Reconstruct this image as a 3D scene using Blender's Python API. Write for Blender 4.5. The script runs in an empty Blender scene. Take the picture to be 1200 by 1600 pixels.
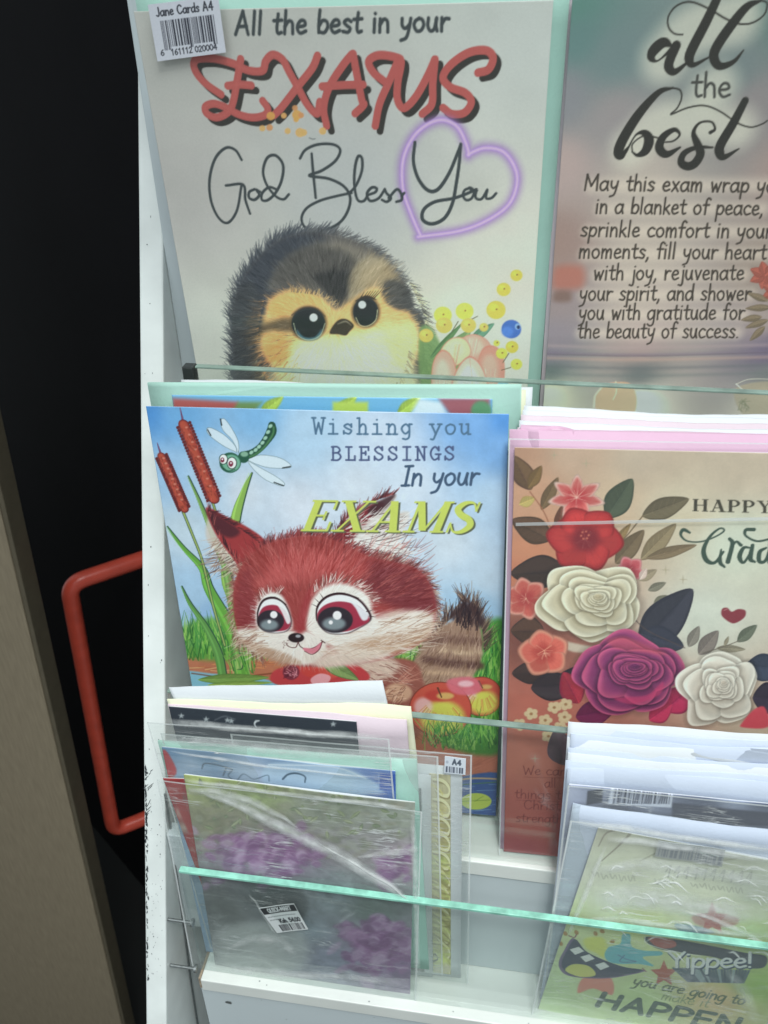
import bpy, math, random
import numpy as np
from mathutils import Matrix, Vector

random.seed(7)
RNG = np.random.default_rng(7)
C = bpy.context.scene.collection
S = bpy.context.scene

# ------------------------------------------------------------------ camera
CAM_F = 1342.34                                   # focal length in pixels of the 1200 x 1600 photograph
CAM_LOC = np.array([0.2106, -0.4305, 0.5097])
CAM_PITCH, CAM_YAW, CAM_ROLL = -0.5615, -0.1632, -0.0188
_cp, _sp = math.cos(CAM_PITCH), math.sin(CAM_PITCH)
_cy, _sy = math.cos(CAM_YAW), math.sin(CAM_YAW)
_fw = np.array([_sy * _cp, _cy * _cp, _sp])
_r0 = np.array([_cy, -_sy, 0.0])
_u0 = np.cross(_r0, _fw)
_cr, _sr = math.cos(CAM_ROLL), math.sin(CAM_ROLL)
_rt = _r0 * _cr + _u0 * _sr
_up = -_r0 * _sr + _u0 * _cr
cam = bpy.data.cameras.new('camera')
cam.sensor_fit = 'VERTICAL'
cam.sensor_height = 36.0
cam.lens = 36.0 * CAM_F / 1600.0
cam.clip_start = 0.01
cam.clip_end = 50
cam.dof.use_dof = True
cam.dof.focus_distance = 0.56
cam.dof.aperture_fstop = 14.0
co = bpy.data.objects.new('camera', cam)
C.objects.link(co)
co.matrix_world = Matrix([[_rt[0], _up[0], -_fw[0], CAM_LOC[0]],
                          [_rt[1], _up[1], -_fw[1], CAM_LOC[1]],
                          [_rt[2], _up[2], -_fw[2], CAM_LOC[2]], [0, 0, 0, 1]])
S.camera = co

# ------------------------------------------------------------------ world and lamps
world = bpy.data.worlds.new('World')
S.world = world
world.use_nodes = True
bg = world.node_tree.nodes['Background']
bg.inputs[0].default_value = (0.80, 0.90, 0.93, 1)
bg.inputs[1].default_value = 0.46

def area_lamp(name, loc, target, sx, sy, power, col):
    l = bpy.data.lights.new(name, 'AREA')
    l.shape = 'RECTANGLE'; l.size = sx; l.size_y = sy
    l.energy = power; l.color = col
    o = bpy.data.objects.new(name, l); C.objects.link(o)
    o.location = loc
    o.rotation_euler = (Vector(target) - Vector(loc)).to_track_quat('-Z', 'Y').to_euler()
    return o
# ceiling light panel of the shop, above and in front of the rack; a weaker one further right
area_lamp('ceiling_light_panel', (0.55, -0.60, 1.75), (0.25, 0.0, 0.0), 0.9, 0.6, 11.0, (0.95, 1.0, 0.99))
area_lamp('far_ceiling_light_panel', (-0.5, -1.5, 1.5), (0.1, 0.0, 0.1), 0.9, 0.3, 5.0, (0.92, 0.98, 1.0))
sl = bpy.data.lights.new('added_spot', 'SPOT'); sl.energy = 53; sl.spot_size = math.radians(38); sl.spot_blend = 1.0; sl.shadow_soft_size = 0.12; sl.color = (0.95, 1.0, 0.99)  # added spot, aimed at the lower tiers so the top row stays dim
so_ = bpy.data.objects.new('added_spot', sl); C.objects.link(so_); so_.location = (0.38, -0.82, 1.42)
so_.rotation_euler = (Vector((0.18, -0.06, -0.06)) - so_.location).to_track_quat('-Z', 'Y').to_euler()

S.view_settings.view_transform = 'Standard'
S.view_settings.look = 'None'
S.view_settings.gamma = 1
S.view_settings.exposure = 0.10
S.cycles.transparent_max_bounces = 24
S.cycles.max_bounces = 8
S.cycles.use_denoising = True

# ------------------------------------------------------------------ materials
def new_mat(name):
    m = bpy.data.materials.new(name); m.use_nodes = True
    nt = m.node_tree; nt.nodes.clear()
    out = nt.nodes.new('ShaderNodeOutputMaterial')
    return m, nt, out

def lin(c):
    c = np.asarray(c, float)
    return np.where(c <= 0.04045, c / 12.92, ((c + 0.055) / 1.055) ** 2.4)

def mat_solid(name, col, rough=0.5, spec=0.4, noise=0.0, nscale=40.0, bump=0.0, bscale=300.0, stretch=(1, 1, 1), metal=0.0, coat=0.0):
    """plain paint / paper / laminate with a little procedural unevenness"""
    m, nt, out = new_mat(name)
    N, L = nt.nodes, nt.links
    p = N.new('ShaderNodeBsdfPrincipled')
    p.inputs['Roughness'].default_value = rough
    p.inputs['Specular IOR Level'].default_value = spec
    p.inputs['Metallic'].default_value = metal
    p.inputs['Coat Weight'].default_value = coat
    L.new(p.outputs[0], out.inputs[0])
    tc = N.new('ShaderNodeTexCoord'); mp = N.new('ShaderNodeMapping')
    mp.inputs['Scale'].default_value = stretch
    L.new(tc.outputs['Object'], mp.inputs[0])
    nz = N.new('ShaderNodeTexNoise'); nz.inputs['Scale'].default_value = nscale; nz.inputs['Detail'].default_value = 6
    L.new(mp.outputs[0], nz.inputs['Vector'])
    mr = N.new('ShaderNodeMapRange')
    mr.inputs['From Min'].default_value = 0.3; mr.inputs['From Max'].default_value = 0.7
    mr.inputs['To Min'].default_value = 1 - noise; mr.inputs['To Max'].default_value = 1 + noise * 0.4
    L.new(nz.outputs['Fac'], mr.inputs[0])
    mx = N.new('ShaderNodeMix'); mx.data_type = 'RGBA'; mx.blend_type = 'MULTIPLY'
    mx.inputs[0].default_value = 1.0
    mx.inputs[6].default_value = (*col, 1)
    L.new(mr.outputs[0], mx.inputs[7])
    L.new(mx.outputs[2], p.inputs['Base Color'])
    if bump > 0:
        n2 = N.new('ShaderNodeTexNoise'); n2.inputs['Scale'].default_value = bscale; n2.inputs['Detail'].default_value = 4
        L.new(mp.outputs[0], n2.inputs['Vector'])
        b = N.new('ShaderNodeBump'); b.inputs['Strength'].default_value = bump; b.inputs['Distance'].default_value = 0.001
        L.new(n2.outputs['Fac'], b.inputs['Height']); L.new(b.outputs[0], p.inputs['Normal'])
    return m

def mat_print(name, rough=0.4, spec=0.35):
    """printed card: ink laid down per point, read back by a colour attribute"""
    m, nt, out = new_mat(name)
    N, L = nt.nodes, nt.links
    p = N.new('ShaderNodeBsdfPrincipled')
    p.inputs['Roughness'].default_value = rough; p.inputs['Specular IOR Level'].default_value = spec
    a = N.new('ShaderNodeVertexColor'); a.layer_name = 'ink'
    tc = N.new('ShaderNodeTexCoord')
    nz = N.new('ShaderNodeTexNoise'); nz.inputs['Scale'].default_value = 900; nz.inputs['Detail'].default_value = 2
    L.new(tc.outputs['Object'], nz.inputs['Vector'])
    mr = N.new('ShaderNodeMapRange'); mr.inputs['To Min'].default_value = 0.93; mr.inputs['To Max'].default_value = 1.06
    L.new(nz.outputs['Fac'], mr.inputs[0])
    mx = N.new('ShaderNodeMix'); mx.data_type = 'RGBA'; mx.blend_type = 'MULTIPLY'; mx.inputs[0].default_value = 1
    L.new(a.outputs[0], mx.inputs[6]); L.new(mr.outputs[0], mx.inputs[7])
    L.new(mx.outputs[2], p.inputs['Base Color'])
    n2 = N.new('ShaderNodeTexNoise'); n2.inputs['Scale'].default_value = 35; n2.inputs['Detail'].default_value = 3
    L.new(tc.outputs['Object'], n2.inputs['Vector'])
    b = N.new('ShaderNodeBump'); b.inputs['Strength'].default_value = 0.25; b.inputs['Distance'].default_value = 0.002
    L.new(n2.outputs['Fac'], b.inputs['Height']); L.new(b.outputs[0], p.inputs['Normal'])
    L.new(p.outputs[0], out.inputs[0])
    return m

def mat_film(name, veil=0.05, tint=(0.97, 0.99, 0.98), wrinkle=0.5, wscale=22.0, rough=0.12, stretch=(1, 1, 1), edge=1.45, streak=0.0, srot=0.3, sscale=(6, 60, 6)):
    """clear cellophane: mostly straight-through, a glossy skin, a faint milky veil"""
    m, nt, out = new_mat(name)
    N, L = nt.nodes, nt.links
    tr = N.new('ShaderNodeBsdfTransparent'); tr.inputs[0].default_value = (*tint, 1)
    gl = N.new('ShaderNodeBsdfGlossy'); gl.inputs['Roughness'].default_value = rough
    df = N.new('ShaderNodeBsdfDiffuse'); df.inputs[0].default_value = (0.88, 0.91, 0.91, 1)
    tc = N.new('ShaderNodeTexCoord'); mp = N.new('ShaderNodeMapping'); mp.inputs['Scale'].default_value = stretch
    L.new(tc.outputs['Object'], mp.inputs[0])
    nz = N.new('ShaderNodeTexNoise'); nz.inputs['Scale'].default_value = wscale; nz.inputs['Detail'].default_value = 5
    nz.inputs['Distortion'].default_value = 1.2
    L.new(mp.outputs[0], nz.inputs['Vector'])
    b = N.new('ShaderNodeBump'); b.inputs['Strength'].default_value = wrinkle; b.inputs['Distance'].default_value = 0.006
    L.new(nz.outputs['Fac'], b.inputs['Height'])
    L.new(b.outputs[0], gl.inputs['Normal'])
    lw = N.new('ShaderNodeLayerWeight'); L.new(b.outputs[0], lw.inputs['Normal'])
    pw = N.new('ShaderNodeMath'); pw.operation = 'POWER'; pw.inputs[1].default_value = 5.0
    L.new(lw.outputs['Facing'], pw.inputs[0])
    fr = N.new('ShaderNodeMath'); fr.operation = 'MULTIPLY_ADD'; f0 = ((edge - 1) / (edge + 1)) ** 2
    fr.inputs[1].default_value = 1 - f0; fr.inputs[2].default_value = f0; fr.use_clamp = True
    L.new(pw.outputs[0], fr.inputs[0])
    m1 = N.new('ShaderNodeMixShader'); m1.inputs[0].default_value = veil
    if streak > 0:                                    # whitish lines: painted crease highlights on film, faint scratches on glass
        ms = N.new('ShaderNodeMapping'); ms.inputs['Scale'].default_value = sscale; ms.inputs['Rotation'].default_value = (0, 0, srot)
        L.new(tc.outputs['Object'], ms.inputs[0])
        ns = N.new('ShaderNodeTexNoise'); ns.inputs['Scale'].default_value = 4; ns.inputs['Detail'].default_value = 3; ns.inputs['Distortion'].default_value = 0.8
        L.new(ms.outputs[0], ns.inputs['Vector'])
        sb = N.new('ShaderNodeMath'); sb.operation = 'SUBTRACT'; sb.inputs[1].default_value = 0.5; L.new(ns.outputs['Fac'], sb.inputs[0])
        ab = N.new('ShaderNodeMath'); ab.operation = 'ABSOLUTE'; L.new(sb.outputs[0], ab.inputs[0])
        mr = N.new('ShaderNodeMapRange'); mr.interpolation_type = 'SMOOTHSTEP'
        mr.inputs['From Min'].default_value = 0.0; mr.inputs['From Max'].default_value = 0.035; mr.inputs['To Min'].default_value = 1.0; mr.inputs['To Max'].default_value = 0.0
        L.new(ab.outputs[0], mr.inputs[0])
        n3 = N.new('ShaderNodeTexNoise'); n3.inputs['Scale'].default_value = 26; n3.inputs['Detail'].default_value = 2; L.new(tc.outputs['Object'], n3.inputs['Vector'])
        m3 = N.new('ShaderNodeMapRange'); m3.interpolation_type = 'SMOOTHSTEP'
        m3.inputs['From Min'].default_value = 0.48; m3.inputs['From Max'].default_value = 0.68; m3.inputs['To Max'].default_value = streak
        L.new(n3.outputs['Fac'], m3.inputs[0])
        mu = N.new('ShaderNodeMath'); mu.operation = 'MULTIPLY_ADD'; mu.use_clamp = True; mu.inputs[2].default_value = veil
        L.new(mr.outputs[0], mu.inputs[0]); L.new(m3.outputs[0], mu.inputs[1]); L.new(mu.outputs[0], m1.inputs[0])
    L.new(tr.outputs[0], m1.inputs[1]); L.new(df.outputs[0], m1.inputs[2])
    m2 = N.new('ShaderNodeMixShader')
    L.new(fr.outputs[0], m2.inputs[0]); L.new(m1.outputs[0], m2.inputs[1]); L.new(gl.outputs[0], m2.inputs[2])
    L.new(m2.outputs[0], out.inputs[0])
    return m

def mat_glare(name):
    """film folds with painted glare: whitish in the middle, fading at the edges"""
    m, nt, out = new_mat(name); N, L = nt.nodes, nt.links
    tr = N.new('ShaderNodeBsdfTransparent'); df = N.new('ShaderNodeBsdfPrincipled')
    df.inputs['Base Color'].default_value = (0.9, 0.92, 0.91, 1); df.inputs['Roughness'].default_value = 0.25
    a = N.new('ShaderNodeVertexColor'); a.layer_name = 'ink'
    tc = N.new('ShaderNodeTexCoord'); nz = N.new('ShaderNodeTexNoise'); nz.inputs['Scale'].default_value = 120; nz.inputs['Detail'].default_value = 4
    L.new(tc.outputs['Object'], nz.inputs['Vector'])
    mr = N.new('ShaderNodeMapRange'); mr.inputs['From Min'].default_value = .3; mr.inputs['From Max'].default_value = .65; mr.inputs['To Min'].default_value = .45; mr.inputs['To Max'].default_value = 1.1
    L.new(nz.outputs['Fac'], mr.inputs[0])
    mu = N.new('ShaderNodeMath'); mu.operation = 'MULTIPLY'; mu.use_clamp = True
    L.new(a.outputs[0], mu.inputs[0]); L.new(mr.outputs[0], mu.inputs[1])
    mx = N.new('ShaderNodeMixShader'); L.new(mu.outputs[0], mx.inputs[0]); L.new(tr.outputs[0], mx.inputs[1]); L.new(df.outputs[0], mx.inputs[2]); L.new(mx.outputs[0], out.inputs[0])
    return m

M = dict(
    glare=mat_glare('film_glare'),
    panel=mat_solid('white_melamine', (0.84, 0.88, 0.86), 0.35, 0.4, 0.13, 26, 0.08, 200),
    riser=mat_solid('shaded_melamine', (0.60, 0.66, 0.68), 0.4, 0.4, 0.05, 10, 0.05, 200),  # greyer than the white ledges: shade of upright faces put into the colour
    ledge=mat_solid('white_ledge', (0.80, 0.82, 0.78), 0.35, 0.4, 0.06, 20, 0.05, 200),
    rawedge=mat_solid('raw_chipboard', (0.42, 0.33, 0.24), 0.8, 0.2, 0.4, 300, 0.4, 600),
    mint=mat_solid('mint_paper', (0.45, 0.70, 0.61), 0.6, 0.25, 0.06, 30, 0.15, 500),
    mintdark=mat_solid('mint_paper_edge', (0.36, 0.58, 0.51), 0.6, 0.25, 0.06, 30, 0.15, 500),
    pink=mat_solid('pink_paper', (0.68, 0.43, 0.57), 0.6, 0.25, 0.06, 30, 0.15, 500),
    palepink=mat_solid('pale_pink_paper', (0.70, 0.58, 0.64), 0.6, 0.25, 0.06, 30, 0.15, 500),
    white=mat_solid('white_paper', (0.69, 0.72, 0.75), 0.55, 0.25, 0.03, 30, 0.15, 500),
    cool=mat_solid('cool_white_paper', (0.57, 0.63, 0.75), 0.5, 0.3, 0.05, 30, 0.15, 500),
    cream=mat_solid('cream_paper', (0.80, 0.80, 0.60), 0.55, 0.25, 0.04, 30, 0.15, 500),
    red=mat_solid('red_print', (0.42, 0.09, 0.10), 0.4, 0.4, 0.15, 30, 0.1, 500),
    dark=mat_solid('dark_card', (0.035, 0.042, 0.05), 0.45, 0.4, 0.2, 40, 0.1, 500),
    green=mat_solid('dark_green_card', (0.05, 0.085, 0.075), 0.45, 0.4, 0.2, 40, 0.1, 500),
    print=mat_print('printed_card'),
    film=mat_film('clear_film', 0.015, wrinkle=0.12, wscale=9),
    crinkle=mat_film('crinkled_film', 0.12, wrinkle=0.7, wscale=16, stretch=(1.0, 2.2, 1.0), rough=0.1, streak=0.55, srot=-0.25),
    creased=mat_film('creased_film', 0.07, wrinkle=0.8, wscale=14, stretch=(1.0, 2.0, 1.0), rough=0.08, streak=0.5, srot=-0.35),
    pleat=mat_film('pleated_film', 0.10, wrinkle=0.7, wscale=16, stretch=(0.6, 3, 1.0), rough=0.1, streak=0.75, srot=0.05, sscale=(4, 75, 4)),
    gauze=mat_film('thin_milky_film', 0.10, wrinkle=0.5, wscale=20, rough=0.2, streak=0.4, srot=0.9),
    milky=mat_film('milky_film', 0.26, wrinkle=0.5, wscale=20, rough=0.2),
    fold=mat_film('film_fold', 0.55, wrinkle=0.4, wscale=40, stretch=(0.3, 2, 1), rough=0.15),
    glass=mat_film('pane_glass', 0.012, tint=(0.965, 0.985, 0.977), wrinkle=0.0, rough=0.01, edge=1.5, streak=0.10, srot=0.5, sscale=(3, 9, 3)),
    clip=mat_solid('black_plastic', (0.03, 0.035, 0.035), 0.35, 0.5),
    screw=mat_solid('dull_screw_steel', (0.30, 0.32, 0.32), 0.4, 0.5, 0.3, 400, metal=0.8),
    black=mat_solid('black_door_paint', (0.0065, 0.006, 0.0075), 0.7, 0.08, 0.2, 8),
    redtube=mat_solid('red_tube_paint', (0.78, 0.105, 0.065), 0.30, 0.5, 0.14, 45, 0.1, 300),
    brown=mat_solid('brown_laminate', (0.35, 0.285, 0.20), 0.5, 0.3, 0.16, 60, 0.12, 200, stretch=(6, 6, 0.5)),
    brownedge=mat_solid('brown_edge_band', (0.155, 0.13, 0.09), 0.5, 0.3, 0.1, 60),
    floor=mat_solid('dark_floor', (0.012, 0.0125, 0.012), 0.6, 0.3, 0.2, 10),
)

# ------------------------------------------------------------------ object helpers
def tag(o, label=None, cat=None, group=None, kind=None):
    if label: o['label'] = label
    if cat: o['category'] = cat
    if group: o['group'] = group
    if kind: o['kind'] = kind
    return o

def thing(name, label, cat, mw=None, group=None):
    o = bpy.data.objects.new(name, None); C.objects.link(o)
    o.empty_display_size = 0.02
    if mw is not None: o.matrix_world = mw
    return tag(o, label, cat, group)

def mesh_obj(name, verts, faces, mat, parent=None, smooth=False):
    me = bpy.data.meshes.new(name)
    me.from_pydata([tuple(v) for v in verts], [], faces)
    me.materials.append(mat)
    if smooth: me.polygons.foreach_set('use_smooth', [True] * len(me.polygons))
    me.update()
    o = bpy.data.objects.new(name, me); C.objects.link(o)
    if parent is not None: o.parent = parent
    return o

def box(name, lo, hi, mat, parent=None, bevel=0.0008):
    (x0, y0, z0), (x1, y1, z1) = lo, hi
    v = [(x0, y0, z0), (x1, y0, z0), (x1, y1, z0), (x0, y1, z0), (x0, y0, z1), (x1, y0, z1), (x1, y1, z1), (x0, y1, z1)]
    f = [(0, 3, 2, 1), (4, 5, 6, 7), (0, 1, 5, 4), (1, 2, 6, 5), (2, 3, 7, 6), (3, 0, 4, 7)]
    o = mesh_obj(name, v, f, mat, parent)
    if bevel:
        b = o.modifiers.new('bevel', 'BEVEL'); b.width = bevel; b.segments = 2
    return o

def card_matrix(TL, lean, ro, h):
    """local x along the card's foot, y up the card, z out towards the shopper; origin at the lower left corner"""
    l, r = math.radians(lean), math.radians(ro)
    ex = Vector((math.cos(r), 0, math.sin(r)))
    ey = Vector((-math.sin(r), math.sin(l), math.cos(l))); ey = (ey - ey.dot(ex) * ex).normalized()
    n = ex.cross(ey)
    o = Vector(TL) - h * ey
    return Matrix([[ex[0], ey[0], n[0], o[0]], [ex[1], ey[1], n[1], o[1]], [ex[2], ey[2], n[2], o[2]], [0, 0, 0, 1]])

def sheet(name, parent, x0, y0, w, h, z, thk, mat, nx=12, ny=16, warp=None, canvas=None, outline=None):
    """a thin slab with a gridded front (z = front height over the card plane); with a canvas its ink goes on the points"""
    if canvas is not None:
        ny, nx = canvas.a.shape[0] - 1, canvas.a.shape[1] - 1
    u = np.linspace(0, 1, nx + 1); v = np.linspace(0, 1, ny + 1)
    U, V = np.meshgrid(u, v)
    X = x0 + w * U; Y = y0 + h * V
    Z = np.full_like(X, z)
    if warp is not None: Z = Z + warp(U, V)
    front = np.stack([X, Y, Z], -1).reshape(-1, 3)
    idx = np.arange((nx + 1) * (ny + 1)).reshape(ny + 1, nx + 1)
    q = np.stack([idx[:-1, :-1], idx[:-1, 1:], idx[1:, 1:], idx[1:, :-1]], -1).reshape(-1, 4)
    nq = len(q); nf = len(front)
    if thk > 0:
        ring = np.concatenate([idx[0, :-1], idx[:-1, -1], idx[-1, :0:-1], idx[:0:-1, 0]])
        back = front[ring].copy(); back[:, 2] -= thk
        rb = np.arange(len(ring)) + nf
        rn = np.roll(ring, -1); rbn = np.roll(rb, -1)
        sides = np.stack([ring, rb, rbn, rn], -1)
        verts = np.concatenate([front, back]); quads = np.concatenate([q, sides])
        loops = np.concatenate([quads.ravel(), rb[::-1]])
        starts = np.concatenate([np.arange(len(quads)) * 4, [len(quads) * 4]])
        totals = np.concatenate([np.full(len(quads), 4), [len(rb)]])
    else:
        verts, quads = front, q
        loops = q.ravel(); starts = np.arange(nq) * 4; totals = np.full(nq, 4)
    me = bpy.data.meshes.new(name)
    me.vertices.add(len(verts)); me.vertices.foreach_set('co', verts.astype(np.float32).ravel())
    me.loops.add(len(loops)); me.loops.foreach_set('vertex_index', loops.astype(np.int32))
    me.polygons.add(len(starts)); me.polygons.foreach_set('loop_start', starts.astype(np.int32))
    try: me.polygons.foreach_set('loop_total', totals.astype(np.int32))
    except Exception: pass
    sm = np.zeros(len(starts), bool); sm[:nq] = True
    me.polygons.foreach_set('use_smooth', sm)
    me.materials.append(mat)
    if canvas is not None:
        at = me.color_attributes.new('ink', 'FLOAT_COLOR', 'POINT')
        col = np.ones((len(verts), 4), np.float32)
        col[:nf, :3] = canvas.albedo()[::-1].reshape(-1, 3)
        col[nf:, :3] = 0.75
        at.data.foreach_set('color', col.ravel())
    me.update(); me.validate()
    o = bpy.data.objects.new(name, me); C.objects.link(o)
    if parent is not None: o.parent = parent
    return o

def tube(name, pts, r, mat, parent=None, n=16):
    cu = bpy.data.curves.new(name, 'CURVE'); cu.dimensions = '3D'
    sp = cu.splines.new('POLY'); sp.points.add(len(pts) - 1)
    for p_, q_ in zip(sp.points, pts): p_.co = (*q_, 1)
    cu.bevel_depth = r; cu.bevel_resolution = n // 4; cu.use_fill_caps = True
    tmp = bpy.data.objects.new('tmp', cu); C.objects.link(tmp)
    me = bpy.data.meshes.new_from_object(tmp.evaluated_get(bpy.context.evaluated_depsgraph_get()))
    bpy.data.objects.remove(tmp); bpy.data.curves.remove(cu)
    me.name = name; me.materials.clear(); me.materials.append(mat)
    me.polygons.foreach_set('use_smooth', [True] * len(me.polygons))
    o = bpy.data.objects.new(name, me); C.objects.link(o)
    if parent is not None: o.parent = parent
    return o
# ------------------------------------------------------------------ print shop: inks a card face
def project(P):
    d = np.atleast_2d(P) - CAM_LOC
    z = d @ _fw
    return np.stack([600 + CAM_F * (d @ _rt) / z, 800 - CAM_F * (d @ _up) / z], -1)

def homography(src, dst):
    A = []
    for (x, y), (u, v) in zip(src, dst):
        A += [[x, y, 1, 0, 0, 0, -u * x, -u * y, -u], [0, 0, 0, x, y, 1, -v * x, -v * y, -v]]
    return np.linalg.svd(np.array(A))[2][-1].reshape(3, 3)

def smooth(P, n=8, closed=False):
    """Catmull-Rom through control points (extra columns, such as widths, ride along)"""
    P = np.asarray(P, float)
    if len(P) < 3: return P
    if closed: Q = np.vstack([P[-1], P, P[0], P[1]])
    else: Q = np.vstack([2 * P[0] - P[1], P, 2 * P[-1] - P[-2]])
    out = []
    t = np.linspace(0, 1, n, endpoint=False)[:, None]
    for i in range(len(Q) - 3):
        a, b, c, d = Q[i:i + 4]
        out.append(0.5 * (2 * b + (c - a) * t + (2 * a - 5 * b + 4 * c - d) * t ** 2 + (3 * b - a - 3 * c + d) * t ** 3))
    out = np.vstack(out)
    return out if closed else np.vstack([out, Q[-2]])

class Canvas:
    """ink on one card face. Drawing coordinates are those of the tracing sheet (photo pixels) and go through a
    plane-to-plane map onto the card; colours are 0-255 as seen, gain turns them into reflectance."""
    def __init__(s, nu, nv, base, quad=None, gain=1.0, veil=0.0):
        s.nu, s.nv = nu, nv
        s.a = np.empty((nv, nu, 3)); s.a[:] = np.array(base, float) / 255
        s.gain, s.veil = gain, veil
        s.clip = None
        if quad is not None:
            c4 = [(0, 0), (nu - 1, 0), (nu - 1, nv - 1), (0, nv - 1)]
            s.H = homography(quad, c4); s.Hi = np.linalg.inv(s.H)
            s.k = (nu - 1) / np.linalg.norm(np.array(quad[1]) - np.array(quad[0]))
        else:
            s.H = None; s.k = 1.0
    def m(s, P):
        P = np.asarray(P, float)
        if s.H is None: return P.copy()
        q = np.c_[P[:, :2], np.ones(len(P))] @ s.H.T
        R = P.copy(); R[:, :2] = q[:, :2] / q[:, 2:]
        return R
    def albedo(s):
        return np.clip((lin(np.clip(s.a, 0, 1)) - s.veil) * s.gain, 0.004, 0.88)
    def _box(s, x0, y0, x1, y1):
        x0 = max(int(x0), 0); y0 = max(int(y0), 0); x1 = min(int(x1) + 2, s.nu); y1 = min(int(y1) + 2, s.nv)
        if x1 <= x0 or y1 <= y0: return None
        Y, X = np.mgrid[y0:y1, x0:x1]
        return (slice(y0, y1), slice(x0, x1)), X.astype(float), Y.astype(float)
    def _lay(s, sl, cov, col, X=None, Y=None):
        if s.clip is not None: cov = cov * s.clip[sl]
        c = np.asarray(col, float) / 255 if not callable(col) else np.asarray(col(X, Y), float) / 255
        s.a[sl] += cov[..., None] * (c - s.a[sl])
    def stroke(s, P, w, col, al=1.0, soft=0.0, raw=False, pre=None):
        """P control polyline; w one width or a width per point (photo px)"""
        P = np.asarray(P, float)
        if np.ndim(w) == 0: W = np.full(len(P), float(w))
        else: W = np.interp(np.linspace(0, 1, len(P)), np.linspace(0, 1, len(w)), w)
        Q = np.c_[P[:, :2], W]
        if not raw: Q = smooth(Q, 6)
        Q = s.m(Q); Q[:, 2] *= s.k / 2
        Q[:, 2] = np.maximum(Q[:, 2], 0.12)
        so = soft * s.k + 0.5
        mg = Q[:, 2].max() + so + 1
        b = s._box(Q[:, 0].min() - mg, Q[:, 1].min() - mg, Q[:, 0].max() + mg, Q[:, 1].max() + mg)
        if b is None: return
        sl, X, Y = b
        D = np.full(X.shape, 1e9)
        if len(Q) == 1:
            D = np.hypot(X - Q[0, 0], Y - Q[0, 1]) - Q[0, 2]
        ox, oy = sl[1].start, sl[0].start
        for i in range(len(Q) - 1):
            a, c = Q[i], Q[i + 1]
            r = max(a[2], c[2]) + so + 1
            i0 = max(int(min(a[0], c[0]) - r) - ox, 0); i1 = int(max(a[0], c[0]) + r) + 2 - ox
            j0 = max(int(min(a[1], c[1]) - r) - oy, 0); j1 = int(max(a[1], c[1]) + r) + 2 - oy
            if i1 <= i0 or j1 <= j0: continue
            x, y = X[j0:j1, i0:i1], Y[j0:j1, i0:i1]
            if x.size == 0: continue
            dx, dy = c[0] - a[0], c[1] - a[1]; l2 = dx * dx + dy * dy + 1e-9
            t = np.clip(((x - a[0]) * dx + (y - a[1]) * dy) / l2, 0, 1)
            d = np.hypot(x - a[0] - t * dx, y - a[1] - t * dy) - (a[2] + t * (c[2] - a[2]))
            np.minimum(D[j0:j1, i0:i1], d, out=D[j0:j1, i0:i1])
        cov = np.clip(0.5 - D / (2 * so), 0, 1)
        cov = cov * cov * (3 - 2 * cov) if soft else cov
        s._lay(sl, cov * al, col, X, Y)
    def fill(s, P, col, al=1.0, soft=0.0, curve=True, n=6):
        P = np.asarray(P, float)
        if curve: P = smooth(P, n, True)
        Q = s.m(P)[:, :2]
        so = soft * s.k + 0.5
        b = s._box(Q[:, 0].min() - so - 1, Q[:, 1].min() - so - 1, Q[:, 0].max() + so + 1, Q[:, 1].max() + so + 1)
        if b is None: return
        sl, X, Y = b
        D2 = np.full(X.shape, 1e12); inside = np.zeros(X.shape, bool)
        for i in range(len(Q)):
            a, c = Q[i], Q[(i + 1) % len(Q)]
            dx, dy = c - a; l2 = dx * dx + dy * dy
            if l2 < 1e-12: continue
            t = np.clip(((X - a[0]) * dx + (Y - a[1]) * dy) / l2, 0, 1)
            D2 = np.minimum(D2, (X - a[0] - t * dx) ** 2 + (Y - a[1] - t * dy) ** 2)
            if (a[1] > c[1]) != (a[1] < c[1]) or True:
                cr = ((a[1] > Y) != (c[1] > Y))
                xi = a[0] + (Y - a[1]) * dx / (dy if abs(dy) > 1e-12 else 1e-12)
                inside ^= cr & (X < xi)
        D = np.sqrt(D2); D[inside] *= -1
        cov = np.clip(0.5 - D / (2 * so), 0, 1)
        if soft: cov = cov * cov * (3 - 2 * cov)
        s._lay(sl, cov * al, col, X, Y)
    def dot(s, x, y, rx, ry, col, al=1.0, soft=0.0, rot=0.0):
        t = np.linspace(0, 2 * math.pi, 14, endpoint=False)
        c, n = math.cos(rot), math.sin(rot)
        P = np.stack([x + rx * np.cos(t) * c - ry * np.sin(t) * n, y + rx * np.cos(t) * n + ry * np.sin(t) * c], -1)
        s.fill(P, col, al, soft, True, 3)
    def field(s, pts, power=2.6, al=1.0):
        """smooth wash through colour samples (x, y, colour)"""
        Y, X = np.mgrid[0:s.nv:8, 0:s.nu:8].astype(float)
        Q = s.m(np.array([[p[0], p[1]] for p in pts], float)); Cc = np.array([p[2] for p in pts], float) / 255
        wsum = np.zeros(X.shape); acc = np.zeros(X.shape + (3,))
        for q, c in zip(Q, Cc):
            w = 1 / ((X - q[0]) ** 2 + (Y - q[1]) ** 2 + 60.0) ** (power / 2)
            wsum += w; acc += w[..., None] * c
        acc /= wsum[..., None]
        ry = np.arange(s.nv) / 8.0; rx = np.arange(s.nu) / 8.0
        yi = np.clip(ry.astype(int), 0, acc.shape[0] - 2); xi = np.clip(rx.astype(int), 0, acc.shape[1] - 2)
        fy = np.clip(ry - yi, 0, 1)[:, None, None]; fx = np.clip(rx - xi, 0, 1)[None, :, None]
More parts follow.
